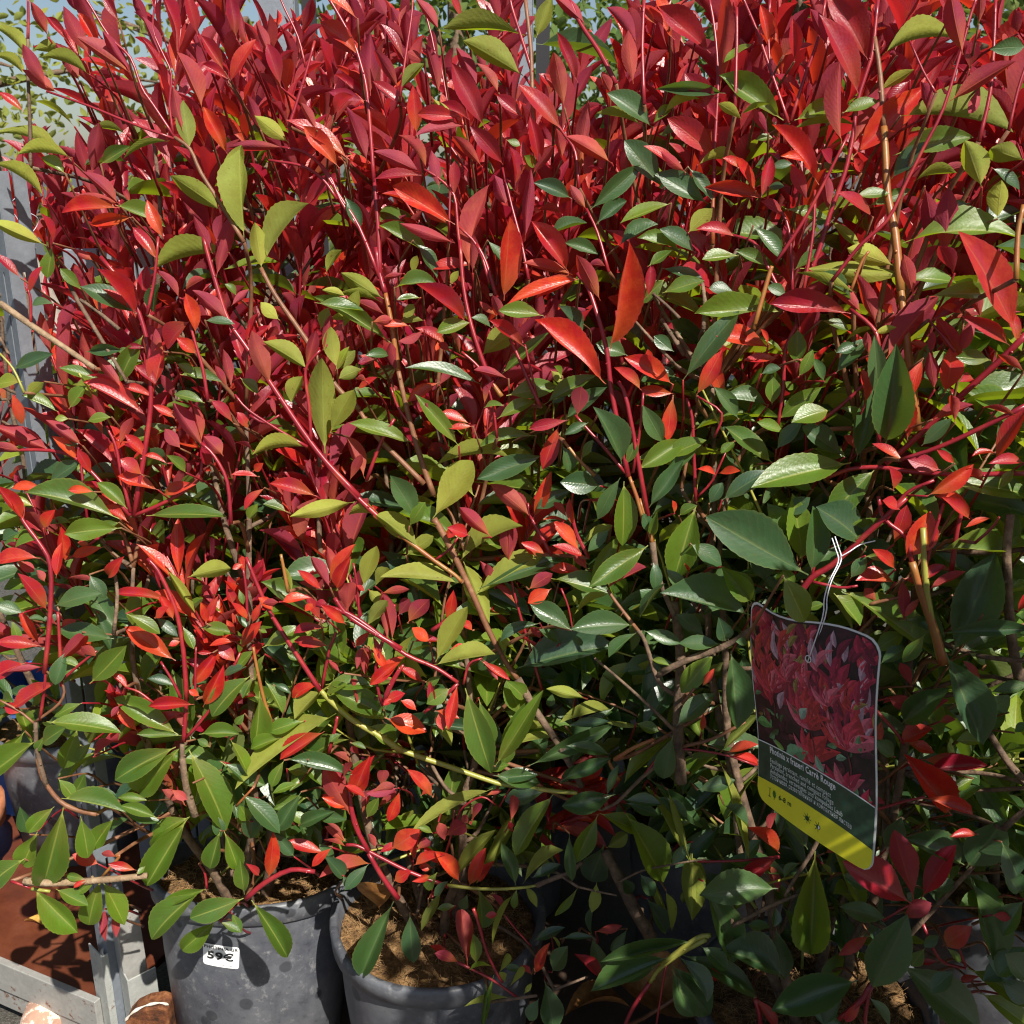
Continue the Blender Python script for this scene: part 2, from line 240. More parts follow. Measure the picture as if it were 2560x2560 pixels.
# ------------------------------------------------------------------ the shoots and leaves one can tell apart in the photograph
# "@ x y s": origin and enlargement of the photo region that the numbers below it are read in
# "S material width : x y x y ..." a stem;  "L kind : base x y, tip x y, width [, arch in %]; ..." leaves
# kinds: r red upper side, p red underside, g green, d dark green, y green underside, l pale green
HERO = '''
@ 0 0 2.147
S r 17: 940 740 820 560 760 470 700 310 590 200 490 40 450 -20
S r 15: 935 745 700 660 480 570 250 490
S r 14: 930 720 910 560 920 400 870 280 820 150 840 -20
S b 20: 165 900 160 640 150 400 150 200
S r 16: 150 210 152 90 150 -20
S t 24: 1310 1300 1200 1120 1080 930 1020 800 935 735
S r 20: 1930 1230 1830 1080 1760 930 1640 820 1510 790
S r 18: 1810 1070 1730 960 1620 890 1440 860
S r 18: 1550 680 1590 560 1640 400 1690 220
S r 13: 1640 360 1600 200 1530 50 1500 -20
L y: 1020 805 985 555 95; 1190 1130 935 955 112; 1310 1275 1285 835 128; 1180 1040 1290 795 90; 1420 1400 1640 1110 120; 1405 1445 1370 1210 112; 1230 1355 845 1440 115 12; 910 755 678 845 70 14; 370 850 5 720 62 26; 385 845 110 830 75 14; 150 310 -30 150 115 14; 170 270 292 240 72; 130 400 -20 305 90 14; 245 1065 -10 890 110; 245 1315 -40 1190 72; 1550 765 1378 630 130; 480 400 240 310 80 14; 400 680 200 550 90 14; 680 720 520 680 70 14
L g: 280 1315 255 1480 92; 540 880 690 790 70; 350 930 230 850 100; 620 1100 870 1210 80
L p: 700 390 430 210 85; 480 300 350 50 90; 1090 590 960 300 92; 1160 1490 1245 1170 78; 1140 1360 1040 1160 52; 1160 1300 1190 1160 42; 640 1090 405 1060 62; 640 1095 455 930 75; 490 935 528 675 82; 310 500 130 380 62; 430 440 310 250 62; 1850 870 1700 715 90; 1530 790 1240 795 62; 250 470 130 250 70; 700 390 560 180 60; 860 300 770 100 70; 980 700 930 480 90; 1400 700 1330 520 60; 1700 700 1620 560 70; 1330 250 1290 60 80; 1450 300 1380 130 60; 800 150 720 -20 90; 260 200 170 20 110
L r: 540 265 430 80 62; 1230 445 1365 225 92; 1205 385 1085 200 92; 1235 430 1095 350 80; 1225 835 1100 590 82; 710 1165 500 1200 92; 645 1115 350 1140 72; 850 1400 720 1230 120; 880 1285 795 1085 72; 285 1305 225 1155 92; 1875 855 1555 655 82; 1510 470 1440 250 76; 1060 190 1000 -30 82; 1270 210 1235 -30 85; 640 120 560 -30 80; 130 600 0 500 90; 700 1090 660 1000 60; 1820 900 1640 690 100; 1930 300 1730 130 90; 1920 100 1690 -40 80; 1790 620 1890 520 90
@ 800 0 2.147
S r 22: 290 980 270 700 250 480 220 350 180 230 100 80 40 -20
S r 16: 430 520 460 300 490 100 500 -20
S r 26: 325 1500 310 1200 290 960
S r 22: 320 1490 210 1220 110 1060 0 880
S r 18: 770 1500 740 1230 720 1050 640 960 560 910
S r 18: 910 1520 850 1330 740 1210
S r 18: 1120 1500 1080 1300 1030 1110 980 900
S r 20: 1140 390 1080 200 1030 40 1020 -20
S t 26: 1160 900 1140 500 1130 250 1100 -20
S r 18: 1390 1010 1370 820 1310 720 1200 560 1100 410
S r 26: 1590 450 1500 280 1400 130 1330 -20
S r 18: 1550 1460 1490 1250 1430 1120
S r 22: 1740 560 1730 250 1740 -20
S r 14: 640 420 600 200 540 -20
S r 13: 690 1300 700 900 690 600 640 300
L y: 1100 190 690 155 125 10; 1090 405 790 230 150 6; 1735 675 1500 612 52 10; 1160 205 1240 -10 115; 430 480 550 350 90; 600 520 700 640 80
L d: 1160 235 1570 335 72 8; 1785 685 1558 510 112 8; 1845 1015 1650 770 130; 1350 1065 1160 985 110; 1450 1125 1705 900 92; 1480 1205 1635 1085 82; 1935 1015 1800 945 110; 130 1050 212 1215 92; 900 1290 1000 1420 90; 1300 1300 1480 1360 80; 1230 1260 1420 1200 70; 1600 1320 1800 1210 80; 500 1290 620 1480 90
L g: 1885 1090 1628 1190 112; 1935 1340 1718 1280 130; 595 1370 335 1220 82; 1900 560 1800 650 70 12; 1000 750 1070 780 80; 1160 900 1100 840 80; 1760 1430 1880 1350 90
L r: 885 685 718 358 132; 985 885 818 690 150; 770 630 540 612 62; 1305 705 1080 468 130; 800 640 650 560 72; 725 1205 408 1010 92; 720 1055 722 875 62; 450 315 335 138 100; 520 725 500 475 80; 485 595 295 445 72; 545 940 308 960 52; 1385 445 1280 190 62; 1935 905 1750 790 62; 1100 640 960 520 70; 1180 900 1130 640 70; 240 540 60 495 70; 1260 480 1180 400 80; 1050 1000 1020 800 110; 1140 950 1090 770 80; 760 100 700 -30 80; 1800 130 1720 40 70; 1900 210 1730 40 110
L p: 780 672 530 722 52; 695 1205 560 1130 82; 725 1305 448 1205 60; 800 1450 900 1020 82; 1100 1295 1130 930 64; 1140 935 1250 790 90; 870 895 718 740 92; 270 515 270 195 105; 425 480 300 280 112; 260 880 148 590 95; 555 935 305 820 72; 575 905 430 735 82; 140 835 -10 695 92; 1430 1125 1348 1000 92; 1312 580 1258 300 82; 1682 450 1655 180 82; 1705 235 1550 50 120; 1430 135 1258 -20 62; 1565 875 1338 740 112; 1400 935 1440 560 52; 640 500 570 250 80; 850 470 740 270 110; 960 500 850 350 80; 180 300 20 120 80; 360 90 300 -20 90; 1300 860 1270 700 60; 1300 1150 1180 1130 90; 640 1010 600 820 70; 1000 1100 940 950 110; 640 160 520 0 80; 560 330 470 280 80; 1640 1000 1660 760 100; 1560 500 1510 400 80
@ 1660 0 2.147
S r 26: 720 1620 830 1350 890 1150 970 930 1010 750 1040 540 1090 380 1120 270 1150 -20
S r 20: 600 1410 740 1200 850 1000 990 720
S r 20: 900 1510 1050 1320 1200 1180 1290 1000 1390 800 1500 580 1600 250 1640 100 1680 -20
S r 20: 270 1060 270 850 280 650 290 400 270 150 240 -20
S r 18: 670 660 580 400 500 170 450 50 420 -20
S r 20: 680 650 760 400 830 200 870 -20
S r 18: 690 1600 680 1300 640 1150 560 1090
S r 18: 745 1590 800 1250 810 1020
S r 20: 640 1600 540 1400 480 1300 360 1260
S o 46: 1270 1560 1240 1250 1200 1050 1190 850 1180 680
S t 30: 1180 690 1160 400 1130 200
S r 22: 1690 760 1750 500 1770 250 1780 -20
S r 20: 380 620 390 250 390 40
S o 24: 262 1310 262 1100 268 1050
S r 16: 570 -20 560 200 575 420
S o 30: 1890 1500 1900 1250 1930 1100
S r 14: 1460 500 1390 380 1320 220
S r 18: 1850 700 1900 480 1960 300
L r: 1100 335 885 -40 195; 1048 515 848 105 160; 290 655 125 410 170; 288 852 38 648 122; 832 992 598 688 92; 1010 845 1370 488 150; 492 1025 388 850 122; 522 1062 572 850 62; 545 1065 238 1010 72; 640 1140 530 1085 90; 1122 1165 938 1038 92; 1640 370 1650 225 92; 385 1270 185 1230 62; 250 285 -10 50 112; 1320 430 1200 560 60; 700 330 690 110 70; 640 300 790 240 90; 560 240 520 40 100; 840 880 640 840 60; 1290 130 1380 -40 90; 1060 930 1020 850 80; 900 880 850 810 70; 400 900 320 850 60; 30 110 -40 -20 110; 200 100 120 80 90; 1540 80 1480 -30 70
L p: 990 805 1235 440 102; 955 775 940 365 62; 885 1135 860 935 92; 1605 295 1540 -30 130; 1530 545 1865 340 112; 300 485 330 -10 92; 302 825 335 700 52; 115 925 -10 820 52; 1500 1385 1530 1030 140; 1690 130 1700 -30 90; 1530 700 1500 480 80; 880 250 790 60 90; 770 1080 690 900 110; 760 900 770 730 40; 560 720 480 590 90; 1250 300 1210 290 60; 1420 620 1380 450 90; 1660 880 1470 930 60; 1700 460 1640 600 80; 1900 180 1880 60 80; 1400 1000 1440 1300 110; 260 760 220 700 60
L g: 642 645 318 418 130; 1230 835 1632 742 112 20; 1280 1305 1862 1275 112 18; 700 645 925 560 80; 960 605 1142 545 100; 1100 1105 1312 1020 62 8; 1020 1055 1200 1040 82; 405 1370 218 1390 62; 545 1425 395 1350 82; 650 1120 872 1175 72; 590 740 500 750 60; 170 640 0 720 60 10; 480 230 330 330 60
L y: 1270 622 1835 700 112 16; 1170 295 1560 212 72 18; 1160 485 1330 380 112; 665 705 1000 670 72 12; 1705 1005 1620 770 165; 1935 860 1765 800 200; 1790 1175 1810 980 190; 130 1250 252 1128 120; 890 1180 1042 1325 52; 180 885 370 838 70 12; -10 620 175 535 62 10; 1340 972 1555 928 82 10; 410 615 560 560 70; 730 1440 1240 1470 112 8; 420 640 300 560 80
L d: 240 1095 -10 945 122; 130 895 252 1065 112; 170 1355 -10 1235 122; 1945 250 1765 262 92; 1220 960 1405 770 92; 330 500 -20 480 70; 480 1210 620 1380 110; 560 900 680 880 70; 1640 1090 1480 1130 70; 560 1000 640 1000 60; 1760 900 1900 1010 100
@ 0 600 2.147
S p 36: 0 340 170 460 350 580 510 690
S r 28: 720 1480 790 1050 810 850 800 600 750 400 690 270 540 90
S r 30: 1930 1380 1750 1190 1620 1020 1460 780 1340 600 1230 440 1180 300 1130 130 1090 -20
S t 30: 1930 910 1800 780 1640 530 1480 300 1400 150
S r 20: 1670 1085 1660 900 1640 750 1650 670 1720 590
S r 17: 1650 1110 1480 1010 1330 910 1260 830
S r 22: 700 1480 560 1320 420 1180 270 1130 -20 1130
S r 20: 700 1460 650 1250 620 1100 570 1000
S r 22: 1240 1520 1220 1300 1150 1160 1080 1090
S r 20: 1115 860 1090 700 1050 560 1020 450
S r 22: 720 1480 900 1400 1060 1290 1090 1150
S r 16: 165 450 165 330 150 260
S g 14: 130 820 70 690 -10 600
S r 18: 790 400 830 200 850 -20
S b 22: 640 480 520 380 430 320
S b 24: 330 160 420 330 560 560 680 760
S r 16: 1340 940 1420 980 1500 940
L y: 1745 1145 1728 668 132; 1772 1035 1892 818 112; 1655 695 1428 555 152; 1655 1112 1372 1150 92 10; 1905 1405 1578 1480 82 8; 1560 880 1620 740 110; 1800 700 1900 600 110; 1500 430 1405 340 112; 240 760 150 830 90
L l: 1720 480 1760 370 90; 1810 700 1870 580 60; 120 760 -20 780 100; 180 1430 60 1380 40; 370 960 300 960 70
L g: 772 505 648 745 92; 440 270 330 160 82; 640 1495 170 1362 122; 785 1480 1190 1485 92; 310 920 130 840 92; 370 905 455 790 92; 685 1445 530 1310 72; 1100 875 945 830 72; 1690 335 1935 375 72; 700 590 640 600 80; 1270 300 1210 240 80; 550 760 330 690 60; 960 720 1180 760 60; 1290 740 1380 820 90; 1000 1250 900 1160 60; 1330 1500 1380 1420 80; 600 950 480 970 90; 940 660 1050 740 60; 1540 1460 1420 1420 80
L d: 260 1305 422 1195 112; 65 695 272 615 62; 735 395 448 258 112; 290 340 180 350 70; 460 600 640 590 60; 1100 430 1250 450 60; 320 680 470 730 70; 860 220 830 380 70; 330 1080 420 1090 60
L r: 732 405 535 170 102; 742 345 785 150 62; 820 825 882 558 112; 775 935 465 770 92; 830 845 675 790 82; 855 795 735 680 92; 1022 432 905 575 120; 1052 505 1000 300 62; 1055 612 955 530 92; 785 1175 678 1050 82; 765 1262 655 1180 112; 850 1342 645 1272 92; 872 1372 1040 1315 92 20; 415 1182 288 1060 62; 495 1262 420 1130 92; 122 1002 70 840 82 14; 112 205 -20 80 92; 152 292 222 150 62; 122 1502 -10 1330 62; 245 1342 75 1332 52 8; 1700 1375 1465 1310 82; 1255 985 1145 870 82; 1335 1015 1275 930 92; 505 1352 375 1342 52; 780 580 680 575 30; 720 380 560 270 70; 1120 1220 1080 1110 80; 960 960 830 890 70; 1390 1270 1250 1260 60; 1420 1330 1320 1440 90; 700 1080 590 1130 70; 900 1200 780 1160 60; 1060 420 1030 380 40; 1360 1240 1410 1200 60; 300 1500 230 1460 70
L p: 652 792 518 630 62; 652 795 475 730 62; 945 862 868 730 52; 965 312 845 170 62; 1232 445 1045 280 82; 1455 785 1358 505 92; 1642 685 1692 498 62; 1732 592 1775 410 52; 1742 585 1832 458 42; 1242 795 1200 598 46; 1222 795 1158 680 36; 1092 1112 938 888 92; 1082 1085 1040 905 42; 275 1135 -10 1010 130; 135 1135 -60 1100 62; 445 1105 258 975 62; 562 975 498 835 62; 562 945 430 850 62; 1242 352 1330 270 72; 990 270 1090 210 60; 640 1100 710 960 70; 1200 1160 1100 1060 90; 1360 1130 1270 1090 80; 560 1050 470 900 50; 500 110 390 50 60; 1480 940 1460 850 50; 970 1120 890 1020 80; 880 600 800 460 80
@ 800 600 2.147
S o 30: 420 700 400 560 380 430 350 280
S r 30: 350 285 320 180 300 40
S t 32: 610 1370 550 1200 490 1000 450 840 420 700
S t 30: 560 1310 430 1180 300 1050 205 905
S r 26: 930 790 870 640 810 450 770 250 750 0
S r 22: 950 310 890 120 840 20
S o 26: 975 840 940 790 925 770
S r 18: 920 760 830 660 760 600
S r 22: 1185 895 1130 780 1070 640 1020 530
S r 13: 1165 850 1120 650 1100 560
S r 28: 1655 1270 1600 1000 1560 780 1540 600 1500 440 1440 260 1380 180
S r 18: 1680 1250 1720 1000 1735 820
S r 19: 1640 1250 1540 1130 1440 1020 1370 940
S r 20: 1620 660 1600 500 1590 380
S o 20: 1475 1265 1390 1180 1310 1080
S r 30: 360 1530 200 1380 60 1230 -10 1130
S o 24: 1735 1500 1700 1380 1660 1270
S r 26: 1760 1480 1650 880 1600 760
S b 18: 1930 420 1860 350 1790 290
S b 16: 1880 640 1740 490 1610 340
S r 20: 250 1290 330 1080 400 960
S r 16: 490 1000 420 900 380 790
S r 14: 950 1060 930 900 900 780
L r: 988 325 1018 -95 118; 1335 175 1148 -85 132; 1395 205 1175 305 112; 1555 595 1655 48 112; 1400 205 1028 335 72; 1535 775 1178 448 132; 1102 575 918 440 82; 822 132 595 155 62 12; 792 445 535 248 72; 685 585 522 478 72; 1285 990 1200 1218 122; 1335 965 1135 1010 52; 1725 805 1588 690 82; 1895 775 1652 638 92; 1900 825 1725 800 62; 1895 835 1868 1068 102; 640 762 482 862 72; 805 985 655 930 82; 1145 1495 1235 1258 62; 1770 660 1760 590 50; 1760 310 1780 140 62; 820 1000 700 1010 50; 380 520 320 600 90; 480 460 350 460 80; 200 800 300 740 70; 1900 480 1850 460 60; 300 640 210 660 60; 1670 1500 1590 1400 70; 460 560 560 520 70
L p: 1355 185 1105 125 62; 992 445 930 305 82; 945 405 862 335 62; 755 615 660 458 52; 1012 745 838 700 42; 1380 945 1400 795 105; 1135 1490 928 1320 112; 1505 325 1385 95 102; 1535 140 1450 130 80; 820 180 800 -40 70; 1710 280 1640 250 80; 640 780 720 660 60; 880 880 930 760 80; 250 760 200 740 60; 240 1280 150 1070 80; 420 720 380 560 60; 280 440 380 430 80; 1450 1400 1540 1420 70; 640 1000 570 880 80; 560 480 430 540 60; 160 1290 220 1160 50; 700 600 640 560 50; 350 400 200 330 90; 450 180 350 200 50
L g: 385 555 -10 318 82 10; 745 1105 525 845 82; 495 1085 180 990 82; 1000 835 1262 790 112; 1200 885 1465 738 72 6; 970 725 1215 508 62; 1632 1295 1625 1620 152; 1702 1235 1940 1088 112; 1195 405 975 380 72; 1855 205 1725 335 92; 1645 1205 1700 1078 82; 400 255 612 235 62 16; 950 960 1140 870 60 14; 540 310 420 320 60; 1300 730 1260 680 80; 820 440 640 490 60; 880 900 980 890 50; 1160 1050 870 1110 60; 1500 920 1560 1000 80; 1410 1170 1460 1080 60
L d: 872 775 485 690 72 8; 522 1505 388 1280 152; 1205 1150 865 1275 112; 1312 965 1525 800 82; 1622 1205 1478 915 112; 1505 1320 1305 1300 152; 1355 1335 1175 1435 102; 1612 1275 1498 1485 82; 1300 1100 1335 1235 112; 1760 1445 1940 1195 82; 1420 500 1290 360 100; 1650 620 1490 560 120; 920 470 820 420 80; 1850 1100 1740 900 110; 1900 600 1800 520 80; 1440 980 1320 1040 70; 1780 700 1900 720 90; 380 620 250 620 60; 1440 60 1360 20 60; 1240 880 1330 800 70
L y: 342 315 128 185 92; 335 335 98 300 52 12; 592 1222 985 1165 72 14; 605 1495 805 1205 172; 335 1485 165 1475 92 14; 862 625 1035 495 142; 120 480 200 280 70; 90 690 60 480 90; 230 690 110 740 90; 700 240 740 170 70; 1240 700 1290 760 80; 560 430 440 450 70; 500 190 520 90 60; 200 430 60 430 70; 30 180 110 60 50; 440 430 500 350 80; 140 300 20 270 70; 1410 450 1360 380 60
@ 1660 600 2.147
S r 24: 710 460 650 600 640 800 610 1010
S r 26: 1150 1110 1160 800 1150 550 1110 460 1000 370
S o 46: 1360 1020 1310 600 1280 350 1260 180
S r 36: 1960 490 1800 650 1600 830 1300 1110 1190 1200
S r 28: 1960 880 1700 1010 1480 1110 1270 1180
S r 28: 1960 1250 1600 1260 1300 1240 1160 1220 1000 1230 870 1280
S r 22: 1180 1520 1300 1360 1450 1290
S r 20: 170 1400 160 1150 150 950 120 850
S r 14: 270 1060 310 930 180 840
S r 22: 820 985 950 890 1090 760
S o 26: 480 480 560 200 580 140
S b 24: 110 620 -10 430
S o 18: 1000 280 1060 120 1100 60
S r 14: 180 1380 260 1290 330 1140
S b 26: 210 480 220 340 205 230
S r 18: 1560 600 1500 520 1420 430
L r: 1895 505 1605 -10 210; 1005 395 595 345 92; 582 585 298 515 112; 612 635 438 645 72; 172 835 305 605 82 14; 322 845 250 645 92; 1312 1085 1198 808 92; 1505 825 1535 590 150; 1285 1185 1128 1098 82; 1485 1235 1318 1180 112; 1412 1375 1645 1215 172; 1772 1195 1940 915 112; 1935 1195 1755 1200 72; 1655 1495 1465 1380 62; 282 1262 188 1230 52; 292 1252 402 1240 42; 1232 1345 1210 1225 82; 1392 635 1308 845 92; 1432 435 1625 298 92; 1855 565 1615 418 62; 1230 390 1180 350 70; 1660 740 1590 760 60; 1080 880 1060 700 40; 1900 560 1850 380 90; 1300 540 1440 640 50; 1610 400 1500 360 70; 1780 1140 1660 1160 40; 1560 1200 1470 1130 60; 560 560 520 480 40; 720 640 760 660 30; 1270 1450 1180 1400 80
L p: 1062 392 878 218 82; 1142 465 1028 188 132; 1190 640 1455 325 132; 1612 650 1475 430 92; 1480 432 1890 388 52; 1440 965 1645 888 132; 1452 805 1425 615 72; 1935 705 1800 620 82; 1042 1135 980 1050 62; 1430 620 1440 500 60; 1560 180 1480 40 120; 1340 300 1290 90 70; 1700 420 1670 250 60; 540 120 480 100 30; 1900 950 1720 900 60; 1560 980 1540 840 60; 1600 600 1660 420 90; 1100 620 1090 500 40; 1720 1300 1620 1230 80
L g: 642 385 195 392 82 6; 720 470 712 645 190; 722 735 795 598 92; 580 885 580 738 92; 892 912 698 975 132; 612 965 832 800 92; 582 1195 345 1015 152; 1005 1195 505 1318 172; 1135 1230 895 1485 182; -10 1175 212 1080 82; 1500 1285 1945 1365 152; 1280 215 1552 230 92 22; 1420 302 1755 292 72 12; 1755 645 1580 628 72; -10 285 202 222 112; 842 432 982 480 82; 80 1480 172 1428 92; 1360 700 1420 560 80; 640 760 690 800 60; 800 1120 960 1150 110; 940 900 1060 950 70; 1880 1230 1800 1330 60; 1050 1010 1010 900 60; 660 1040 510 980 40; 380 1080 310 1140 60; 700 160 840 60 60
L d: 102 752 382 405 112; 922 715 1095 538 132; 1190 1105 1242 595 190; 1152 865 1130 535 92; 1030 1185 1122 818 102; 562 885 328 850 112; 972 1165 758 1010 112; 602 1125 735 978 122; 312 1395 545 1250 152; 242 1415 312 1308 102; 1382 1105 1535 968 122; 642 1475 775 1388 122; -10 150 205 222 92; 660 300 560 250 70; 380 280 250 260 90; 1040 560 930 600 90; 860 760 800 640 80; 200 1100 20 1240 60; 1020 330 800 200 60; 520 720 620 690 70; 1330 1080 1440 1000 70; 400 960 280 800 90; 800 1340 680 1300 90
L y: 972 542 1135 478 52 12; 1032 282 735 180 62 6; 1130 500 1240 470 60; 1680 260 1740 180 60; 1240 140 1000 50 100 8
@ 0 1250 2.147
S r 26: 240 930 270 600 270 350 210 230 130 120 60 -10
S r 18: 215 1180 240 1000 245 900
S b 28: 250 1540 200 1350 190 1190
S t 16: 190 1190 320 1090 340 1000 250 920
S t 14: 185 1200 100 1130 -10 1070
S r 20: 330 1000 320 760 310 600
S b 22: 610 720 630 500 600 320
S r 16: 340 960 430 880 520 810
S r 16: 560 180 440 270 360 320
L r: 255 595 105 405 140; 215 312 -10 335 72 14; 352 335 330 155 72; 212 775 108 600 52 14; 305 972 88 1105 92 8; 135 875 -40 960 162; 222 785 -10 765 80 12; 232 152 292 58 82; 300 420 330 240 70; 130 120 60 -40 60; 560 250 400 300 60; 580 420 660 310 60 20; 420 640 340 690 60 14; 690 120 560 40 80; 120 1140 30 1110 60; 480 240 420 230 60
L p: 232 895 50 920 42; 282 905 445 740 72; 90 330 180 380 120; 240 440 200 380 60; 530 440 370 420 70; 520 840 440 790 90; 600 30 480 -10 50; 180 1000 100 1090 90; 500 1380 600 1300 120; 640 1100 600 1160 80
L g: 250 1190 625 1245 112; 195 1290 -60 1480 190; 135 1240 -10 1400 95; 482 985 665 795 112; 220 1310 345 1225 82; 650 150 365 180 122; 250 130 370 120 70; 230 200 90 250 70; 440 1090 300 1160 60; 640 120 540 170 70; 80 500 20 600 80; 300 860 420 900 60; 60 640 100 760 50; 420 480 480 560 70; 420 1220 340 1430 130; 490 1300 420 1400 60; 240 1270 200 1340 70
L d: 290 570 525 505 122; 125 605 -10 560 92; 612 745 325 700 102; 480 400 560 520 110; 520 600 600 800 80; 10 220 100 180 110; 140 640 240 650 60; 560 780 480 880 70; 360 800 300 980 70
@ 300 1400 2.76
S r 34: 460 970 440 650 400 400 340 230 260 70 190 -10
S r 34: 440 1250 450 1100 460 960
S r 22: 420 950 360 830 280 700
S r 22: 450 1235 600 1060 720 870 830 640
S b 42: 530 1760 440 1500 430 1270
S o 26: 1045 1120 990 950 940 720 920 600
S r 34: 1385 905 1250 700 1120 500 1030 350 960 200 870 -20
S r 22: 1395 880 1440 640 1490 500
S g 44: 1945 1315 1750 1190 1600 1100 1450 970 1385 900
S r 36: 1945 615 1700 470 1560 370 1480 260
S r 30: 1670 1945 1610 1760 1590 1640
S r 26: 1440 1330 1480 1180 1500 1080
S r 22: 1810 1000 1850 880 1932 740
S r 18: 520 960 520 750 525 600
S r 20: 880 420 870 200 850 60
S o 26: 1160 220 1130 60 1110 -40
S o 18: 800 1700 920 1570
S r 18: 230 985 130 910 40 880
S r 18: 1650 420 1640 200 1610 20
L r: 385 695 55 475 142; 345 275 -20 230 72 10; 482 875 655 650 92; 572 1015 705 745 132; 512 995 215 1008 82; 482 1055 255 1140 52; 828 615 968 435 112; 795 562 628 590 82 14; 802 705 688 600 102; 892 415 775 298 62; 912 435 972 305 52; 1382 852 1200 945 92 10; 1412 1182 1122 1365 102; 1432 465 1212 505 82; 1382 405 1288 245 82; 1332 262 1135 285 82 12; 1392 205 1238 78 62; 1492 212 1585 -10 92; 1562 445 1398 318 92; 1940 690 1738 852 102; 1602 1602 1745 1365 92; 1582 1705 1405 1640 62; 1442 592 1215 560 72; 372 415 278 250 102; 122 1185 -10 1035 92; 1060 350 960 265 100; 800 520 740 420 60; 1430 300 1360 290 70; 1440 420 1330 380 60; 780 300 740 200 80; 550 940 480 900 60; 1330 300 1280 350 50; 60 900 -60 790 90; 420 560 340 590 60; 1700 1640 1560 1560 70; 640 640 540 640 60; 1890 960 1820 1000 60; 600 440 560 300 90; 680 240 620 380 90; 240 400 330 330 80; 850 30 780 60 80; 1690 210 1640 200 60; 1620 600 1720 500 50
L p: 452 1175 378 1060 82; 1452 192 1325 -10 92; 1562 362 1582 168 122; 1852 565 1808 250 52; 1592 1642 1438 1430 92; 1100 290 990 300 70; 1590 1400 1480 1340 90; 1740 1600 1890 1560 60; 1680 600 1690 780 50; 1800 700 1750 540 50; 1640 1000 1600 830 60; 1540 1500 1590 1400 50; 1650 1340 1600 1290 70; 1780 1700 1900 1600 60; 1670 1750 1720 1600 80; 460 1700 300 1590 100; 560 240 610 180 60; 1520 780 1440 700 70
L g: 475 1308 718 1835 232; 405 1305 145 1592 190; 385 1290 -10 1505 172; 402 1205 -10 965 132; 425 1212 135 1202 52; 545 1202 805 1200 112; 982 605 1235 475 132; 922 622 815 735 102; 902 795 650 1062 152; 922 805 848 945 92; 1002 835 1115 1045 112; 962 905 930 1255 132; 1272 1110 1045 1180 122; 765 1240 885 1485 122; 1122 1222 915 1300 92; 1132 1382 1050 1555 102; 1235 1540 1065 1605 92; 690 1390 985 1545 112; 482 1772 245 1935 132; 540 462 775 505 82; 45 370 262 500 92; 432 455 505 605 92; 1420 862 1735 852 62; 1150 1440 1290 1460 90; 960 480 1010 500 60; 1000 650 960 760 70; 860 1060 800 1130 100; 620 1290 540 1240 70; 1420 920 1560 860 90; 1530 1200 1450 1250 80; 200 1660 0 1640 60; 260 1780 20 1700 80; 820 200 850 300 60; 1700 1780 1780 1650 70; 1590 1260 1690 1300 60; 1150 640 1220 690 80; 800 1780 860 1820 90
L d: 1612 1485 1195 1385 112; 952 1640 905 1905 132; 1232 1832 1465 1740 92; 960 1650 1100 1880 130; 1250 1600 1100 1840 120; 250 400 390 520 110; 720 1400 880 1540 90; 700 800 860 740 90; 380 870 200 820 80; 640 1750 700 1900 120; 1480 1730 1350 1780 90; 800 380 880 470 60; 1060 860 1170 920 70
L y: 1492 1058 838 1545 112; 1385 900 1215 1085 162; 1485 930 1825 1085 152; 465 120 745 60 122; 1702 455 1835 290 112; 320 60 505 345 62; 1760 180 1840 60 100; 1100 20 1180 200 40
@ 800 1250 2.147
S t 36: 610 100 665 190 740 340 830 530 900 690 990 860 1060 960
S b 42: 1060 960 1170 1150 1260 1280 1330 1400 1400 1530
S o 26: 290 80 500 240 620 330 720 400 760 440
S r 26: -20 560 150 610 300 710 460 830 620 900 740 980
S r 20: 740 985 640 1080 560 1140
S r 14: 770 990 800 880 870 850
S r 20: 1240 290 1180 180 1130 90
S r 20: 400 560 300 900 330 1090
S r 16: 1440 300 1380 180 1350 60
S r 14: 620 320 700 260 740 200
S r 24: 600 700 670 650 700 600
S r 24: 340 1080 400 960 450 880
L r: 275 985 440 850 92; 685 655 715 495 92; 590 765 500 690 120; 740 985 690 1220 60; 520 1130 440 1080 60; 600 1120 590 980 40; 620 1130 740 1170 60; 350 1170 560 1240 150; 640 1130 660 1230 70; 240 490 200 460 60; 800 190 690 150 90; 820 700 750 660 60; 350 1080 450 1040 70; 860 860 1010 960 34; 700 800 780 790 50; 560 980 430 900 90; 280 780 350 900 60; 1160 300 1090 230 80; 740 120 690 200 80; 500 760 640 760 50; 50 440 180 250 90
L p: 420 620 480 540 110; 100 470 40 260 60; 390 760 340 520 60; 330 500 470 480 70; 920 200 760 50 110; 1010 340 1020 130 90; 1030 520 870 340 60; 700 440 580 400 70; 240 780 200 900 50; 470 660 580 540 120; 870 850 950 960 30; 220 930 260 790 50; 1120 480 1240 400 110; 120 1420 80 1350 100
L y: 745 330 1065 150 82 10; 540 265 318 92 150; 755 445 352 415 92 8; 770 330 900 640 110; 830 510 1180 305 100; 260 480 330 560 110; 460 300 600 200 60; 960 720 990 830 60; 230 470 300 260 110; 620 1170 700 1310 60; 620 870 780 590 110; 610 885 920 830 80
L g: 40 1010 340 1150 140; 30 990 270 1000 80; 780 1010 910 1440 142; 990 1130 1090 1190 90; 250 1210 400 1280 140; 700 1010 580 1090 90; 560 1010 640 950 60; 1100 1070 1010 980 150; 940 1430 1180 1050 90; 980 1440 1000 1280 60; 480 140 560 20 70; 0 860 60 960 60
L d: 320 1165 920 1250 62 6; 1290 770 1180 700 60; 1000 800 860 900 60; 1180 660 980 760 60
@ 1200 1250 2.76
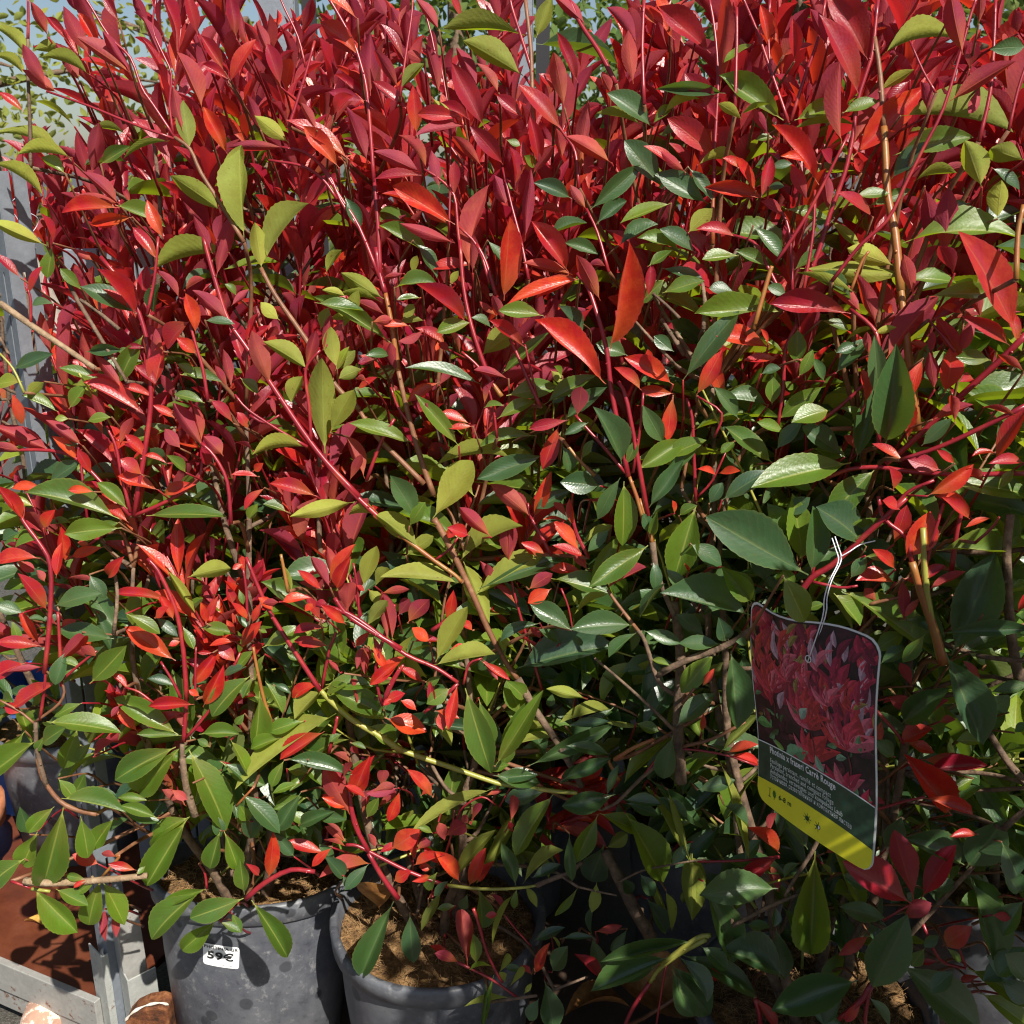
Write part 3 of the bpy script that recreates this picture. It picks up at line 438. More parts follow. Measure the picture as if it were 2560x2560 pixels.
S r 20: 490 380 410 220 350 120 330 20
S r 20: 430 1320 340 1000 250 700 210 500
S r 14: 560 610 610 740 640 900
S b 80: 1385 1950 1365 1500 1385 1100 1340 700
S b 40: 1220 1215 1450 1090 1650 1020 1870 905
S b 24: 1335 1585 1200 1450 1000 1270 790 1090
S b 34: 1340 1340 1230 1250 1140 980 1090 900
S t 26: 1090 900 950 720 880 620
S o 30: 1190 300 1150 160 1100 -10
S r 18: 1100 1940 1300 1730 1650 1750 1900 1830
S o 30: 930 1790 1060 1710 1200 1650
S r 22: 750 400 670 250 640 140
S b 44: 1190 290 1220 500 1290 680 1340 800
S t 22: 1400 1400 1480 1300
S o 26: 960 1932 900 1830 880 1780
S t 26: 1400 1700 1600 1650 1830 1530
L d: 1062 862 655 890 162; 642 905 362 728 152; 255 1160 895 1010 232; 1082 912 900 1075 82; 1130 902 1375 985 92; 1092 835 1265 590 72; 1662 995 1388 988 132; 1555 950 1368 798 132; 1732 1040 1772 1548 232; 1875 795 1288 648 222; 1350 1562 1605 1348 142; 900 195 755 345 122; 1202 398 1212 615 122; 1452 300 1655 440 182; 1280 470 1392 605 112; -10 610 592 398 102; 340 1832 892 1560 112; 902 1755 618 1700 82; 560 1935 882 1790 92; 100 1935 382 1900 152; 1332 1620 1270 1905 122; 1700 980 1650 820 110; 1600 560 1700 480 110; 1180 240 1130 100 120; 640 920 700 1000 60; 590 1560 880 1530 60; 500 1330 480 1420 90; 1480 920 1440 820 90
L g: 1622 1060 1405 1315 132; 1162 312 778 582 152; 972 222 788 582 112; 1492 38 1345 528 262; 1682 462 1885 682 132; 480 540 885 645 112; 290 1490 190 1262 165; 110 1805 412 1335 112; -10 1365 75 1705 122; 1078 1540 1222 1592 112; 780 0 830 100 80; 1180 250 1220 90 60; 1180 1100 1300 1140 60
L y: 742 1375 475 1308 72 8; 525 1545 875 1450 82 8; 1660 1745 1905 1495 72; 640 800 860 660 50 10; 830 1520 1080 1560 40; 680 740 640 660 24; 200 1700 520 1640 40 8; 240 1600 450 1560 60; 700 300 900 180 60; 130 960 200 1000 100
L r: 702 485 495 480 112; 732 395 515 318 92; 692 352 525 165 112; 455 375 295 300 72; 492 612 340 705 132; 1535 1285 1612 1170 82; 1702 1742 1905 1690 62; 1722 1762 1905 1830 42; 1342 92 1328 8 62; 640 180 620 0 60; 1530 1600 1540 1480 40; 240 520 420 500 60; 1440 500 1410 440 40
L p: 355 125 120 -20 130; 870 612 1135 470 132; 622 155 445 140 52; 202 435 178 178 92; 600 120 520 20 60; 100 610 50 450 80; 420 960 360 880 70; 250 720 120 600 40; 420 1060 300 960 40; 740 480 660 390 90
@ 1060 1880 2.76
S g 38: -152 -11 -10 40 200 110 460 200 560 225 900 270 1060 282
S g 24: 160 920 400 945 640 940 780 920
S b 36: 780 920 900 870 1010 830 1090 760
S b 28: 1720 0 1500 180 1340 340 1230 400
S b 90: 1570 1280 1450 1080 1380 940 1300 780 1250 680
S b 16: 1340 900 1500 820 1640 790 1800 760 1945 740
S r 16: 560 1130 640 1230 740 1340
S r 24: 340 1080 370 1160 430 1370 500 1520 540 1590
S r 20: 230 1450 450 1560 640 1690
S b 26: 470 1722 780 1680
S b 20: 900 1640 1130 1550
S g 36: 1945 1290 1750 1400 1620 1500 1560 1590
S r 32: 1560 1590 1450 1750 1380 1900
S r 16: 1670 1470 1640 1650 1600 1900
S b 16: 1060 930 1190 960 1330 990
S r 15: 220 470 270 380 400 310 500 370
S r 16: 150 700 190 560 210 400
S r 14: 520 380 600 240 640 180
S b 40: 1090 240 1020 100 960 -30
L g: 892 290 645 692 152; 1202 430 1055 745 132; 1212 422 1465 545 112; 1390 420 1640 868 205; 375 930 400 1195 112; 640 942 620 1072 52 20; 1062 940 915 1122 62; 362 1465 340 1270 82; 90 830 20 940 90; 480 1540 410 1880 46; 60 560 -40 520 60; 440 130 580 90 60; 400 60 470 140 120; 220 1060 100 1080 70
L d: 1322 292 975 370 142; 480 160 782 212 122; 842 272 575 335 115; 1242 640 1150 875 190; 1002 560 1020 872 78; 1550 180 1905 492 112; 1600 300 1805 450 122; 1382 330 1625 360 142; 1392 350 1605 430 112; 635 922 538 640 82; 1540 1010 1665 1235 122; 1490 840 1585 982 112; 1872 1300 1255 1440 92; 1702 1410 1185 1635 152; 1602 1490 1325 1560 112; 1162 1270 1170 1085 82; 1402 1220 1308 1385 92; 832 1575 895 1905 182; 792 1700 730 1845 102; 882 1520 985 1350 132; 1232 1530 1170 1310 102; 430 1570 390 1865 42; 1712 1500 1855 1805 152; 1752 1400 1945 1705 162; 920 230 1240 60 70; 740 870 930 780 70; 60 1000 160 900 60; 760 1300 960 1215 70; 940 1290 1160 1280 40; 1440 980 1380 880 80; 1260 300 1340 100 60; 680 1500 560 1480 60; 1850 620 1720 760 70; 300 980 260 1080 70
L y: 182 902 475 558 102 8; 362 905 605 465 82; 680 912 945 690 52 16; 700 922 775 1062 92; 620 970 478 1312 52; 1192 900 1160 1095 72; 1560 830 1705 1205 42 8; 1842 700 1852 1132 152; 475 250 -70 560 112; 122 960 -10 1215 72; 1260 662 1395 570 102; 522 1520 585 1400 52; 482 1482 325 1502 52 14; 1500 200 1822 732 42 6; 560 1590 540 1520 50; 590 1620 690 1500 40; 600 1690 300 1750 40; 690 1670 740 1600 40; 880 1270 930 1350 40
L p: 300 1472 258 1108 112; 242 1452 85 1390 102; 742 1532 675 1475 62; 1182 1240 1355 1200 92; 560 1110 470 990 80; 150 580 280 500 110; 320 500 270 440 50; 430 300 530 270 60; 600 480 620 310 70; 100 480 140 600 100; 330 470 390 360 50
L r: 142 1382 48 1340 52; 1222 1572 1050 1405 82; 762 1532 862 1330 82; 250 900 90 700 130; 310 930 420 680 90; 370 900 480 760 90; 120 700 -20 720 80; -20 300 60 220 70; 60 800 -30 790 60; 420 1130 500 1120 60; 30 1010 90 960 40; 330 1720 410 1590 24; 600 540 590 480 40
@ 800 1900 2.147
S r 22: 690 680 480 600 300 510 200 460 140 455
S r 26: 260 490 180 330 155 150
S r 30: 420 745 330 620 260 500
L d: 395 760 228 1145 122; 482 820 500 1075 98; 130 640 30 520 70; 260 560 140 690 90
L r: 605 200 475 60 95; 175 200 262 -10 92; 152 275 18 190 52; 395 650 482 600 92; 382 475 525 380 112; 502 545 542 390 82; 502 565 662 510 62; 430 160 370 320 60; 640 560 560 470 70; 440 440 330 490 60; 590 620 500 650 50
L p: 162 295 28 50 102; 142 465 28 430 72; 282 552 15 625 72 6; 420 150 260 180 60; 300 470 260 400 60; 130 430 40 340 60; 520 480 590 440 60; 330 150 340 60 60
@ 0 1900 2.147
S t 28: 520 290 420 270 320 220 230 100 200 -10
S p 40: 130 650 300 660 600 640 790 620
S o 18: 205 640 210 560
S r 16: 60 650 170 690
S g 20: 170 692 270 705
S r 30: 1320 745 1420 660 1560 590 1690 600
S b 42: 1050 300 1000 150 980 -10
S o 16: 545 630 640 520 620 515
S o 14: 740 600 745 630
S r 14: 1110 690 1100 610 1070 560
L g: 342 250 240 645 162; 330 205 655 275 92; 292 250 160 382 92; 202 382 128 552 132; 132 530 -60 685 162; 182 692 402 912 152; 542 642 480 872 112; 552 652 662 872 102; 512 652 420 712 52; 300 692 462 775 102; 432 300 470 512 92; 612 312 500 472 112; 1002 320 798 655 132; 1012 310 858 472 122; 1182 380 1130 572 122; 1202 380 1272 572 122; 1082 700 828 945 132; 1312 740 1038 842 112; 1162 862 988 1012 122; 1350 752 1532 1042 102 12; 1312 722 1290 540 72; 1182 870 1285 922 62; 1242 820 1292 922 52; 312 100 392 200 92; 392 190 452 80 72; 1110 690 880 770 60; 460 640 360 620 60; 780 570 740 610 40; 1650 200 1480 260 100; 1340 330 1290 250 70; 1540 280 1640 330 100; 1390 420 1360 380 40
L d: 422 190 612 190 62; 640 260 850 330 60; 1300 180 1490 380 110; 700 310 600 380 60; 1580 520 1480 400 80; 1800 560 1720 460 60; 1840 620 1880 680 50; 1700 300 1850 320 60; 160 400 110 260 80
L r: 532 560 398 510 92; 732 592 590 560 52; 482 642 400 682 32; 1442 642 1465 405 74; 1392 622 1325 560 42; 1742 500 1548 440 92; 1782 470 1680 565 52
L p: 622 520 550 500 72; 560 800 540 925 62; 582 840 570 965 52; 612 820 622 945 42; 1860 440 1750 360 60; 920 160 1000 210 60
@ 1660 1250 2.147
S r 36: 725 505 800 410 900 350 1090 180 1300 -10
S r 18: 790 420 830 260 890 180
S r 18: 800 440 950 470 1040 460
S o 52: 1500 880 1450 700 1380 500 1330 330
S r 26: 1330 335 1300 200 1180 100 1150 -20
S r 22: 1385 450 1430 250 1500 20
S g 40: 1480 850 1410 500 1390 150
S b 55: 1910 980 1860 700 1840 300 1860 80
S b 42: 1945 1520 1840 1400 1740 1240
S r 20: 1130 1120 1230 1230 1290 1310
S r 28: 1545 375 1570 180 1600 60
S r 16: 1670 230 1760 150 1800 90
S b 36: -10 920 150 850 320 790 470 690
S t 20: 1100 560 1180 540 1280 520
L d: 775 402 265 108 192; 790 402 800 58 152; 542 442 520 240 142; 600 500 530 410 152; 1545 830 1765 315 242; 1490 715 1945 690 72 8; 1512 822 1702 1285 232; 1272 1202 1515 1020 152; 1085 250 835 50 232; 1000 420 1082 310 122; 1850 1140 1780 1060 130; 1700 1250 1820 1120 130; 1300 640 1420 700 90; 1160 880 1300 800 100; 1240 1380 1130 1300 110; 1880 1250 1940 1200 120; 450 770 390 760 60; 1750 1030 1940 990 60; 640 200 560 30 120
L g: 742 335 692 -10 192; 930 472 1425 822 132; 912 500 1045 665 142; 472 552 318 368 122; 1300 712 1150 802 112; 1400 722 1288 862 102; 1460 272 1812 300 92 16; 950 232 1182 120 122; 1860 250 1940 220 70; 1860 470 1945 440 50; 760 590 850 560 60; 1720 1300 1580 1290 80; 700 470 640 380 60; 1640 820 1720 880 70; 1080 300 1180 330 60
L G: 640 405 748 640 190
L r: 1292 322 1422 78 172; 1242 372 1128 270 72; 1242 440 1042 432 152; 1360 452 1502 358 92; 1262 1302 1432 1230 132; 1302 1302 1442 1352 162; 1302 1402 1442 1510 92; 1642 102 1500 -10 82; 1612 150 1742 100 72; 1232 240 1300 40 80; 1900 600 1940 500 60; 1280 420 1400 470 100; 1170 1180 1140 1320 60; 1700 980 1610 870 60
L p: 1280 422 1290 628 62; 1420 480 1605 390 62; 1382 1392 1705 1425 82; 1202 1062 1342 1120 122; 1402 1182 1522 1080 62; 1330 1000 1270 880 82; 1260 1060 1180 1090 90; 1480 1190 1560 1180 60; 1140 540 1080 480 60; 1380 520 1300 620 60
@ 1660 1900 2.147
S b 30: 1270 990 1400 850 1560 680 1660 570
S b 24: 370 890 560 790 740 715
S g 30: -10 1095 170 960 250 940
S r 36: 1110 1210 1060 1290 940 1390
S r 16: 620 520 400 540 180 545
S b 24: 840 400 790 500 700 640 650 730
S r 18: 1390 880 1480 1070 1620 1120
S r 14: 1180 860 1310 780
S b 36: 1820 370 1900 300 1960 250
S r 30: 490 1280 510 1350 520 1440
S r 22: 1110 1200 1080 1380 1090 1440
S r 16: 1130 270 1300 220 1400 200
S r 15: 1620 1110 1580 1000 1560 920
L g: 812 488 788 1015 186; 882 428 1052 782 82; 1632 1120 1945 1295 162; 1702 1250 1945 1425 152; 1520 1010 1590 1080 60; 1660 100 1560 160 90; 1400 1010 1330 1100 90
L d: 1950 990 1800 1150 150; 1905 1190 1745 1060 140; 1950 1190 1840 1050 150; 1700 1190 1860 1100 120; 1960 1300 1830 1200 140; 612 690 218 722 172; 210 650 362 1062 152; 1100 1245 1292 858 202; 1042 1182 605 1335 212; 642 1172 325 1030 222; 1270 1090 1675 1425 232; 1645 630 1765 1052 192; 1612 562 1308 430 152; 1622 582 1812 335 202; 1812 440 1892 612 122; 1202 852 958 790 132; 640 790 762 962 102; 602 790 590 890 92; 602 902 640 1162 112; 90 1040 472 1250 132; 40 1100 232 1352 192; 1100 1270 1205 1425 62; 442 882 562 900 92; 1935 750 1825 932 132; 772 480 638 260 142; 1190 480 1270 320 130; 1420 700 1560 660 120; 320 240 440 350 120; 180 160 370 110 120; 1500 250 1700 150 100; 1100 700 960 620 90; 1760 1100 1880 1180 110; 1480 940 1400 1000 90; 760 1300 940 1417 120; 960 1260 860 1400 100; 1800 560 1900 700 110; 430 540 510 440 80; 1560 1130 1440 1240 120; 200 1000 330 1120 110; 640 640 720 560 70
L r: 1332 772 988 558 132; 1382 742 1555 478 132; 612 522 418 655 112; 622 502 458 370 62; 1542 295 1305 -10 172; 1400 50 1715 30 82; 1390 200 1642 290 62; 1685 400 1545 412 82; 1492 1000 1642 900 122; 1762 832 1855 850 82; 482 1270 605 1425 62; 1470 1080 1370 1090 60; 1060 1290 980 1400 60; 290 1180 260 1120 50
L p: 1342 752 1240 398 142; 1282 852 1425 772 112; 1102 942 948 1042 112; 560 400 600 290 60; 1090 180 1180 230 60; 860 500 980 480 70; 640 1080 690 1140 40; 1700 1160 1600 1180 50; 560 560 610 700 60
L y: 152 502 150 835 122; 300 0 445 490 40; 20 160 130 520 40; 10 700 40 900 50; 900 620 860 560 40
'''

# ------------------------------------------------------------------ the setting: ground
ASPH = simple('wet_concrete', [(.35, (.035, .032, .028)), (.5, (.075, .068, .058)), (.62, (.13, .12, .10)), (.75, (.24, .23, .21))], 160, .42, .8, 420, .004, 8)
g = MB().add([(-400, -60, 0), (400, -60, 0), (400, 900, 0), (-400, 900, 0)], [(0, 1, 2, 3)]).build('ground', ASPH, kind='structure')

# ------------------------------------------------------------------ trolleys, pots and other things
def galv(name, base, rust):
    m, nt, N, Lk, B = mat(name); tc = nd(N, 'TexCoord')
    a = nd(N, 'TexVoronoi', Scale=90.0); Lk.new(tc.outputs['Object'], a.inputs['Vector'])
    b = nd(N, 'TexNoise', Scale=22.0, Detail=9.0, Roughness=.78); Lk.new(tc.outputs['Object'], b.inputs['Vector'])
    c = nd(N, 'TexNoise', Scale=70.0, Detail=6.0, Roughness=.7); Lk.new(tc.outputs['Object'], c.inputs['Vector'])
    col = mixc(N, Lk, mth(N, Lk, 'MULTIPLY', b.outputs[0], .9), tuple(x * .42 for x in base), tuple(min(x * 1.4, .8) for x in base))
    col = mixc(N, Lk, mth(N, Lk, 'MULTIPLY', a.outputs['Distance'], .35), col, tuple(x * .55 for x in base))
    r = mth(N, Lk, 'MULTIPLY', mth(N, Lk, 'SUBTRACT', mth(N, Lk, 'ADD', mth(N, Lk, 'MULTIPLY', b.outputs[0], .6), mth(N, Lk, 'MULTIPLY', c.outputs[0], .4)), 1 - rust, clamp=True), 14.0, clamp=True)
    col = mixc(N, Lk, r, col, (.17, .060, .022)); Lk.new(col, B.inputs['Base Color'])
    B.inputs['Metallic'].default_value = .35; B.inputs['Roughness'].default_value = .5
    bp = nd(N, 'Bump', Strength=.3, Distance=.002); Lk.new(c.outputs[0], bp.inputs['Height']); Lk.new(bp.outputs[0], B.inputs['Normal'])
    return m
GALV = galv('galvanised_steel', (.46, .45, .42), .45)
GALV2 = galv('galvanised_steel_rusty', (.56, .58, .54), .45)
GALVB = galv('galvanised_steel_plain', (.27, .30, .34), .28)
BOARD = simple('red_brown_board', [(.3, (.065, .018, .009)), (.5, (.115, .032, .015)), (.7, (.155, .052, .027))], 9, .38, .25, 120, .002, 8)
BOARDD = simple('dark_board', [(.3, (.035, .022, .016)), (.55, (.075, .045, .030)), (.75, (.13, .08, .05))], 12, .55, .3, 90, .003, 8)
RUST = simple('rust', [(.35, (.035, .012, .006)), (.5, (.12, .038, .012)), (.62, (.22, .085, .03)), (.75, (.30, .16, .09))], 45, .8, .6, 180, .003, 8)
RUSTW = simple('rust_scale', [(.3, (.45, .38, .30)), (.6, (.62, .58, .52))], 80, .8, .5, 200, .002)

def angle_iron(mb, z0, z1, arm, th, m=0, holes=False):
    """L section, ridge towards -y (to the viewer); arms run back to both sides"""
    c, s = math.cos(R(48)), math.sin(R(48))
    for sg in (-1, 1):
        M = np.array([[c * sg, s * sg * 0 - s * sg, 0], [s, c, 0], [0, 0, 1]])
        if not holes: mb.box((0.001, 0, z0), (arm, th, z1), m, M)
        else:
            mb.box((0.001, 0, z0), (arm * .44, th, z1), m, M); mb.box((arm * .56, 0, z0), (arm, th, z1), m, M)
            z = z0
            while z < z1:
                mb.box((arm * .44, 0, z), (arm * .56, th, min(z + .05, z1)), m, M); z += .20
    return mb

def trolley(loc, rz, label, w, d, zt, board, main_post=True):
    T = empty('plant_trolley', loc, label, 'trolley', 'plant trolleys', rz)
    # corner post stands at the origin; the shelf runs to the left (-x) and back (+y) of it
    MB().box((-w, .012, zt - .016), (-.012, d, zt), 0).build('shelf_board', board, T, bevel=.002)
    MB().box((-w, -.004, zt - .055), (-.03, .010, zt + .012)).box((-w, .010, zt - .055), (-.03, .03, zt - .050)).build('front_rail', GALV, T, bevel=.0015)
    MB().box((-w, .004, zt - .105), (-.02, .016, zt - .062)).build('lower_rail', GALV, T, bevel=.0015)
    return T
# left trolley: shelf edge read at two photo pixels on its height
ZT = .15
A = atZ(0, 2385, ZT); Bp = atZ(205, 2470, ZT); rz = math.atan2((Bp - A)[1], (Bp - A)[0])
corner = atY(262, 2452, 1.53); corner[2] = 0
T1 = trolley(tuple(corner), rz, 'galvanised plant trolley with red brown plywood shelf and slotted corner post', 1.2, .75, ZT, BOARD)
p = angle_iron(MB(), 0.03, .27, .052, .003).build('post_socket', GALV2, T1, bevel=.0006); p.rotation_euler = (0, 0, -rz + R(4))
mbp = MB(); angle_iron(mbp, .06, 1.60, .044, .0025, holes=True); p = mbp.build('slotted_post', GALVB, T1); p.location = (.004, .012, 0); p.rotation_euler = (0, 0, -rz + R(4))
# a wide slotted side upright of the same trolley, seen behind the leaves at the hedge's end
mbu = MB(); k = 0
for i in range(5):
    mbu.box((i * .031, 0, .1), (i * .031 + .027, .02, 1.47))
q = mbu.build('side_panel', GALVB, T1, bevel=.002); q.location = (-.20, .30, 0); q.rotation_euler = (0, 0, -rz + R(8))
# second trolley under the pots
T2 = empty('plant_trolley', (0, 0, 0), 'dark trolley base carrying the grey pots, rusted corner socket beside it', 'trolley', 'plant trolleys')
MB().box((-.62, 1.02, .118), (1.10, 2.75, .134)).build('shelf_board', BOARDD, T2, bevel=.002)
MB().box((-.62, 1.000, .088), (1.10, 1.018, .142)).build('front_rail', BOARDD, T2, bevel=.0015)
c2 = atY(318, 2452, 1.50)
sk = angle_iron(MB(), 0.03, .245, .052, .003).build('post_socket', GALV2, T2, bevel=.0006); sk.location = (c2[0], c2[1], 0); sk.rotation_euler = (0, 0, R(-6))
po = angle_iron(MB(), .06, .36, .042, .0025).build('corner_post', GALV, T2, bevel=.0006); po.location = (c2[0] - .004, c2[1] + .012, 0); po.rotation_euler = (R(-1), R(-2), R(-6))
rb_ = atY(378, 2515, 1.455)
mb = MB(); V = []; F = []; prof = [(-.042, -.018), (-.026, .000), (-.004, .012), (.020, .016), (.034, .010)]
for (x, dz) in prof:
    for y, z in ((-.016, .05), (-.016, rb_[2] + dz - .004), (.020, rb_[2] + dz), (.020, .05)): V.append((x, y, z))
for i in range(4):
    for j in range(4): F.append((i * 4 + j, i * 4 + (j + 1) % 4, i * 4 + 4 + (j + 1) % 4, i * 4 + 4 + j))
F += [(3, 2, 1, 0), (16, 17, 18, 19)]
cbk = mb.add(V, F).build('caster_bracket', RUST, T2, bevel=.003); cbk.location = (rb_[0], rb_[1], 0)
MB().tube(curve_pts(np.array([(x, -.017 + .002 * k, rb_[2] + dz + .001) for k, (x, dz) in enumerate(prof)])), [.0016, .003, .0012, .0026, .0034, .0018, .0012, .003, .0024, .001, .002, .0028, .0014], 0, 6).build('bracket_edge', RUSTW, cbk, smooth=True)
# peeling stone on the ground
STONE = simple('peeling_pink_stone', [(.42, (.36, .21, .15)), (.5, (.40, .24, .17)), (.53, (.66, .50, .40)), (.8, (.72, .56, .46))], 26, .85, .5, 160, .003)
cs = atZ(112, 2560, .05)
mb = MB(); pr = [(.0, 0), (.04, .0), (.047, .03), (.043, .075), (.03, .095), (.0, .10)]
mb.lathe(pr, n=14, wob=lambda a, z: 1 + .12 * math.sin(3 * a + 1) + .08 * math.sin(7 * a + z * 40))
st = mb.build('stone_block', STONE, smooth=True, label='pink stone with peeling pale crust on the wet ground beside the trolley', category='stone')
st.location = (cs[0], cs[1], 0.0)

# pots
def pot_mat():
    m, nt, N, Lk, B = mat('grey_pot_plastic'); tc = nd(N, 'TexCoord')
    a = nd(N, 'TexNoise', Scale=7.0, Detail=9.0, Roughness=.72); Lk.new(tc.outputs['Object'], a.inputs['Vector'])
    b = nd(N, 'TexNoise', Scale=60.0, Detail=6.0, Roughness=.7); Lk.new(tc.outputs['Object'], b.inputs['Vector'])
    sp = nd(N, 'TexVoronoi', Scale=17.0, Randomness=1.0); Lk.new(tc.outputs['Object'], sp.inputs['Vector'])
    col = mixc(N, Lk, mth(N, Lk, 'MULTIPLY', mth(N, Lk, 'SUBTRACT', a.outputs[0], .32, clamp=True), 2.6, clamp=True), (.042, .046, .060), (.150, .155, .168))
    col = mixc(N, Lk, mth(N, Lk, 'MULTIPLY', mth(N, Lk, 'SUBTRACT', b.outputs[0], .56, clamp=True), 4.0, clamp=True), col, (.27, .265, .26))
    col = mixc(N, Lk, mth(N, Lk, 'MULTIPLY', mth(N, Lk, 'SUBTRACT', .42, b.outputs[0], clamp=True), 5.0, clamp=True), col, (.03, .032, .04))
    spot = mth(N, Lk, 'MULTIPLY', mth(N, Lk, 'SUBTRACT', mth(N, Lk, 'MULTIPLY', a.outputs[0], .42), sp.outputs['Distance'], clamp=True), 30.0, clamp=True)
    col = mixc(N, Lk, mth(N, Lk, 'MULTIPLY', spot, .7), col, (.026, .028, .034))
    Lk.new(col, B.inputs['Base Color'])
    Lk.new(mth(N, Lk, 'ADD', mth(N, Lk, 'MULTIPLY', b.outputs[0], .25), .36), B.inputs['Roughness'])
    bp = nd(N, 'Bump', Strength=.18, Distance=.0015); Lk.new(b.outputs[0], bp.inputs['Height']); Lk.new(bp.outputs[0], B.inputs['Normal'])
    return m
POT = pot_mat()
COIR = simple('coir', [(.3, (.045, .024, .010)), (.5, (.16, .085, .030)), (.7, (.34, .20, .085))], 60, .95, 1.0, 160, .008, 8)
FIBRE = simple('coir_fibre', [(.3, (.16, .085, .03)), (.6, (.36, .22, .10)), (.8, (.46, .30, .15))], 40, .9, 0)

def text_mesh(body, size, bold=0.0, align='LEFT', shear=0.0, sx=1.0, width=None):
    cu = bpy.data.curves.new('lettering', 'FONT'); cu.body = body; cu.size = size; cu.offset = bold; cu.align_x = align
    cu.shear = shear; cu.space_character = 1.08 if bold else 1.0; cu.resolution_u = 3; cu.fill_mode = 'BOTH'
    ob = bpy.data.objects.new('lettering', cu); COL.objects.link(ob)
    dg = bpy.context.evaluated_depsgraph_get(); ev = ob.evaluated_get(dg); me = ev.to_mesh()
    V = np.array([v.co[:] for v in me.vertices]).reshape(-1, 3)[:, :2].copy(); F = [tuple(p.vertices) for p in me.polygons]
    ev.to_mesh_clear(); bpy.data.objects.remove(ob); bpy.data.curves.remove(cu)
    V[:, 0] *= sx if width is None else width / V[:, 0].max()
    return V, F
def flat_mat(name, c, rough=.5, spec=.4):
    m, nt, N, Lk, B = mat(name); tc = nd(N, 'TexCoord'); a = nd(N, 'TexNoise', Scale=120.0, Detail=3.0); Lk.new(tc.outputs['Object'], a.inputs['Vector'])
    col = mixc(N, Lk, a.outputs[0], tuple(x * .93 for x in c), tuple(min(x * 1.05, .9) for x in c)); Lk.new(col, B.inputs['Base Color'])
    B.inputs['Roughness'].default_value = rough; B.inputs['Specular IOR Level'].default_value = spec; return m
WHITE = flat_mat('white_paper', (.80, .80, .80)); INK = flat_mat('black_ink', (.018, .020, .022)); INKG = flat_mat('grey_ink', (.22, .22, .22))

POTH = .325
def pot(parent, Rr, z0, sq=(1, 1), tilt=(0, 0, 0), detail=True):
    """lathed nursery pot under the plant's Empty; z0 is the shelf height"""
    o = MB(); b = Rr * .80
    wob = lambda a, z: 1 + (.012 * math.sin(2 * a + .6) + .006 * math.sin(5 * a)) * (z / POTH)
    o.lathe([(0.0, .001), (b - .012, .001), (b, .006), (b + (Rr - b) * .55, POTH * .58), (Rr - .010, POTH - .042), (Rr - .009, POTH - .036)], (0, 0, 0), 56, 0, sq, wob)
    po = o.build('pot', POT, parent, smooth=True); po.location = (0, 0, z0); po.rotation_euler = tilt
    r = MB(); r.lathe([(Rr - .0085, POTH - .037), (Rr + .002, POTH - .033), (Rr + .004, POTH - .006), (Rr + .001, POTH), (Rr - .006, POTH), (Rr - .010, POTH - .004), (Rr - .016, POTH - .10)], (0, 0, 0), 56, 0, sq, wob)
    rm = r.build('rim', POT, po, smooth=True)
    nR, nA = 10, 40; V = []; F = []
    for i in range(nR + 1):
        for j in range(nA):
            rr = (Rr - .012) * i / nR; a = 2 * math.pi * j / nA
            V.append((rr * sq[0] * math.cos(a), rr * sq[1] * math.sin(a), POTH - .034 + .014 * (1 - i / nR) + rng.normal() * .004))
    for i in range(nR):
        for j in range(nA): F.append((i * nA + j, i * nA + (j + 1) % nA, (i + 1) * nA + (j + 1) % nA, (i + 1) * nA + j))
    so_ = MB().add(V, F).build('coir_soil', COIR, po, smooth=True)
    if detail:
        fb = MB()
        for _ in range(900):
            a = rng.uniform(0, 2 * math.pi); rr = (Rr - .018) * math.sqrt(rng.uniform()); p0 = np.array([rr * sq[0] * math.cos(a), rr * sq[1] * math.sin(a), POTH - .032 + .014 * (1 - rr / Rr)])
            d = nz(np.array([rng.normal(), rng.normal(), abs(rng.normal()) * .45])); L = rng.uniform(.008, .03); k = nz(rng.normal(size=3)) * L * .35
            fb.tube([p0, p0 + d * L * .5 + k, p0 + d * L], [.0004, .00035, .0002], 0, 3, False)
        fb.build('coir_fibres', FIBRE, po, kind='stuff')
    return po

# ------------------------------------------------------------------ leaves
def leaf_shape(n, across, seed, serr):
    """blade of unit length along +y, unit width along x, upper side +z; returns verts, quads, uv"""
    r = np.random.default_rng(seed); xs = np.linspace(-1, 1, across); V = []; UV = []; F = []
    e1 = r.uniform(.92, 1.20); e2 = r.uniform(.88, 1.15); fold = r.uniform(.18, .62); curl = r.uniform(-.05, .12); tw = r.uniform(-.25, .25)
    wavy = r.uniform(.0, .035); ph = r.uniform(0, 6); side = r.uniform(-.05, .05)
    tp = e1 / (e1 + e2); nm = tp ** e1 * (1 - tp) ** e2; pet = .07
    T = np.concatenate([[0, pet], pet + (1 - pet) * np.linspace(0, 1, n + 1)[1:]])
    for i, y in enumerate(T):
        t = max(0, (y - pet) / (1 - pet)); w = .5 * (t ** e1 * (1 - t) ** e2) / nm if 0 < t < 1 else 0
        if serr and 2 < i < len(T) - 1: w *= (1.022 if i % 2 else .982)
        w = max(w, .018 if y <= pet + 1e-6 else .004)
        zz = curl * (t ** 2 - t) * -1.0 - .10 * max(0, t - .7) ** 2
        for x in xs:
            X = x * w; z = zz + fold * abs(X) * (.9 if t > 0 else 0) + wavy * math.sin(9 * t + ph + (2 if x > 0 else 0)) * abs(x) * (w > .05)
            z += tw * X * t
            V.append((X + side * math.sin(math.pi * y), y, z)); UV.append((y, .5 + .5 * x))
    m = across
    for i in range(len(T) - 1):
        for j in range(m - 1): F.append((i * m + j, i * m + j + 1, (i + 1) * m + j + 1, (i + 1) * m + j))
    return np.array(V), np.array(F), np.array(UV)
NV = 10
SH_F = [leaf_shape(25, 5, 100 + i, True) for i in range(NV)]
SH_S = [leaf_shape(6, 3, 100 + i, False) for i in range(NV)]
